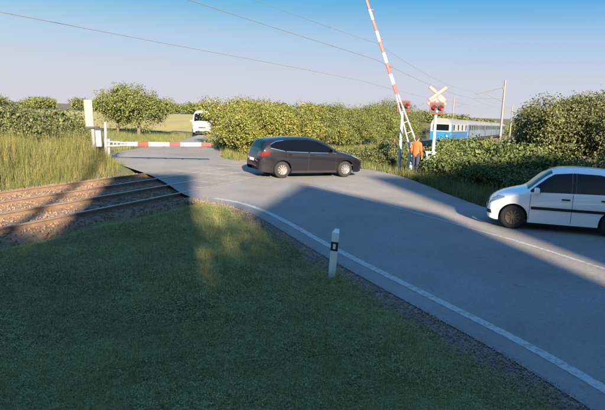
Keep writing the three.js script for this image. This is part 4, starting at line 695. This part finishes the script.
{
  const t = thing('person', 'person in orange top and dark trousers standing by the raised barrier', 'person', [5.02, 0.0, -25.2], 2.5);
  const skin = std(0.42, 0.26, 0.19, 0.6), orange = std(0.45, 0.10, 0.025, 0.85), navy = std(0.025, 0.03, 0.05, 0.9), hairM = std(0.04, 0.028, 0.02, 0.9), shoeM = std(0.02, 0.02, 0.02, 0.7);
  // local: facing +z, feet at y = 0, height 1.76
  const hip = 0.94, legs = [-1, 1].flatMap((q) => [[[q * 0.095, hip, 0], [q * 0.115, 0.50, q * 0.05 + 0.02], 0.085, 0.060, 1], [[q * 0.115, 0.50, q * 0.05 + 0.02], [q * 0.125, 0.09, q * 0.07 - 0.02], 0.055, 0.038, 1]]);
  const arm = [-1, 1].flatMap((q) => [[[q * 0.175, 1.42, 0], [q * 0.235, 1.14, -0.02], 0.052, 0.042, 1], [[q * 0.235, 1.14, -0.02], [q * 0.23, 0.90, 0.10], 0.040, 0.028, 1]]);
  const torso = [[[0, 0.98, 0], [0, 1.20, 0], 0.15, 0.14, 0.72], [[0, 1.20, 0], [0, 1.40, 0], 0.145, 0.155, 0.7], [[-0.12, 1.43, 0], [0.12, 1.43, 0], 0.075, 0.075, 1]];
  const hands = [-1, 1].flatMap((q) => { const w = [q * 0.23, 0.89, 0.105], p = [q * 0.228, 0.82, 0.125]; const fs = [[w, p, 0.026, 0.032, 0.7]]; for (let k = 0; k < 4; k++) { const z = 0.10 + k * 0.018, l = [0.075, 0.085, 0.08, 0.062][k]; fs.push([[q * 0.228, 0.815, z], [q * 0.222, 0.815 - l * 0.6, z + 0.006], 0.0095, 0.009, 1], [[q * 0.222, 0.815 - l * 0.6, z + 0.006], [q * 0.205, 0.815 - l, z + 0.008], 0.009, 0.008, 1]); } fs.push([[q * 0.225, 0.86, 0.13], [q * 0.21, 0.81, 0.165], 0.011, 0.0095, 1]); return fs; });
  const head = [[[0, 1.46, -0.01], [0, 1.56, 0.0], 0.055, 0.052, 1], [[0, 1.655, 0.0], [0, 1.675, -0.012], 0.088, 0.090, 1.12], [[0, 1.585, 0.035], [0, 1.61, 0.035], 0.05, 0.06, 1], [[0, 1.655, 0.095], [0, 1.625, 0.112], 0.010, 0.016, 1], [[-0.086, 1.65, 0], [-0.086, 1.63, 0], 0.018, 0.014, 1], [[0.086, 1.65, 0], [0.086, 1.63, 0], 0.018, 0.014, 1], [[-0.018, 1.59, 0.09], [0.018, 1.59, 0.09], 0.009, 0.009, 1]];
  const c0 = new THREE.Vector3(0, 0.9, 0);
  part(t, 'body', mergeGeometries([fieldMesh([...legs, ...torso, ...arm, head[0]], 88, c0, 0.95), fieldMesh(head, 60, new THREE.Vector3(0, 1.62, 0.02), 0.19, 0.015), fieldMesh(hands.slice(0, 10), 56, new THREE.Vector3(-0.22, 0.82, 0.12), 0.12, 0.006), fieldMesh(hands.slice(10), 56, new THREE.Vector3(0.22, 0.82, 0.12), 0.12, 0.006)]), skin);
  const fat = (B, e) => B.map(([a, b, r0, r1, s]) => [a, b, r0 + e, r1 + e, s]);
  part(t, 'jacket', fieldMesh([...fat(torso, 0.018), ...fat(arm, 0.016).map((b, i) => i % 2 ? [b[0], b[0].map((v, j) => lerp(v, b[1][j], 0.9)), b[2], b[3], b[4]] : b)], 88, c0, 0.95), orange);
  part(t, 'trousers', fieldMesh([...fat(legs, 0.016), [[-0.07, 0.98, 0], [0.07, 0.98, 0], 0.115, 0.115, 0.85]], 88, c0, 0.95), navy);
  for (const q of [-1, 1]) part(t, 'shoe', fieldMesh([[[q * 0.127, 0.055, q * 0.07 - 0.05], [q * 0.14, 0.04, q * 0.07 + 0.12], 0.05, 0.038, 1]], 40, new THREE.Vector3(q * 0.13, 0.06, q * 0.07 + 0.03), 0.2), shoeM);
  part(t, 'hair', fieldMesh([[[0, 1.69, -0.025], [0, 1.70, -0.02], 0.096, 0.094, 1.12], [[0, 1.64, -0.06], [0, 1.60, -0.06], 0.06, 0.045, 1]], 44, new THREE.Vector3(0, 1.68, -0.02), 0.2), hairM);
  for (const q of [-1, 1]) part(t, 'eye', new THREE.SphereGeometry(0.011, 10, 8).translate(q * 0.032, 1.655, 0.088), std(0.05, 0.04, 0.035, 0.2));
}

// ------------------------------------------------------------------ renderer
const renderer = new THREE.WebGLRenderer({ antialias: true });
renderer.toneMapping = THREE.LinearToneMapping; renderer.toneMappingExposure = EXPOSURE;
renderer.shadowMap.enabled = true;
scene.traverse((o) => { if (o.isMesh) { o.castShadow = true; o.receiveShadow = true; } });
renderer.render(scene, camera);
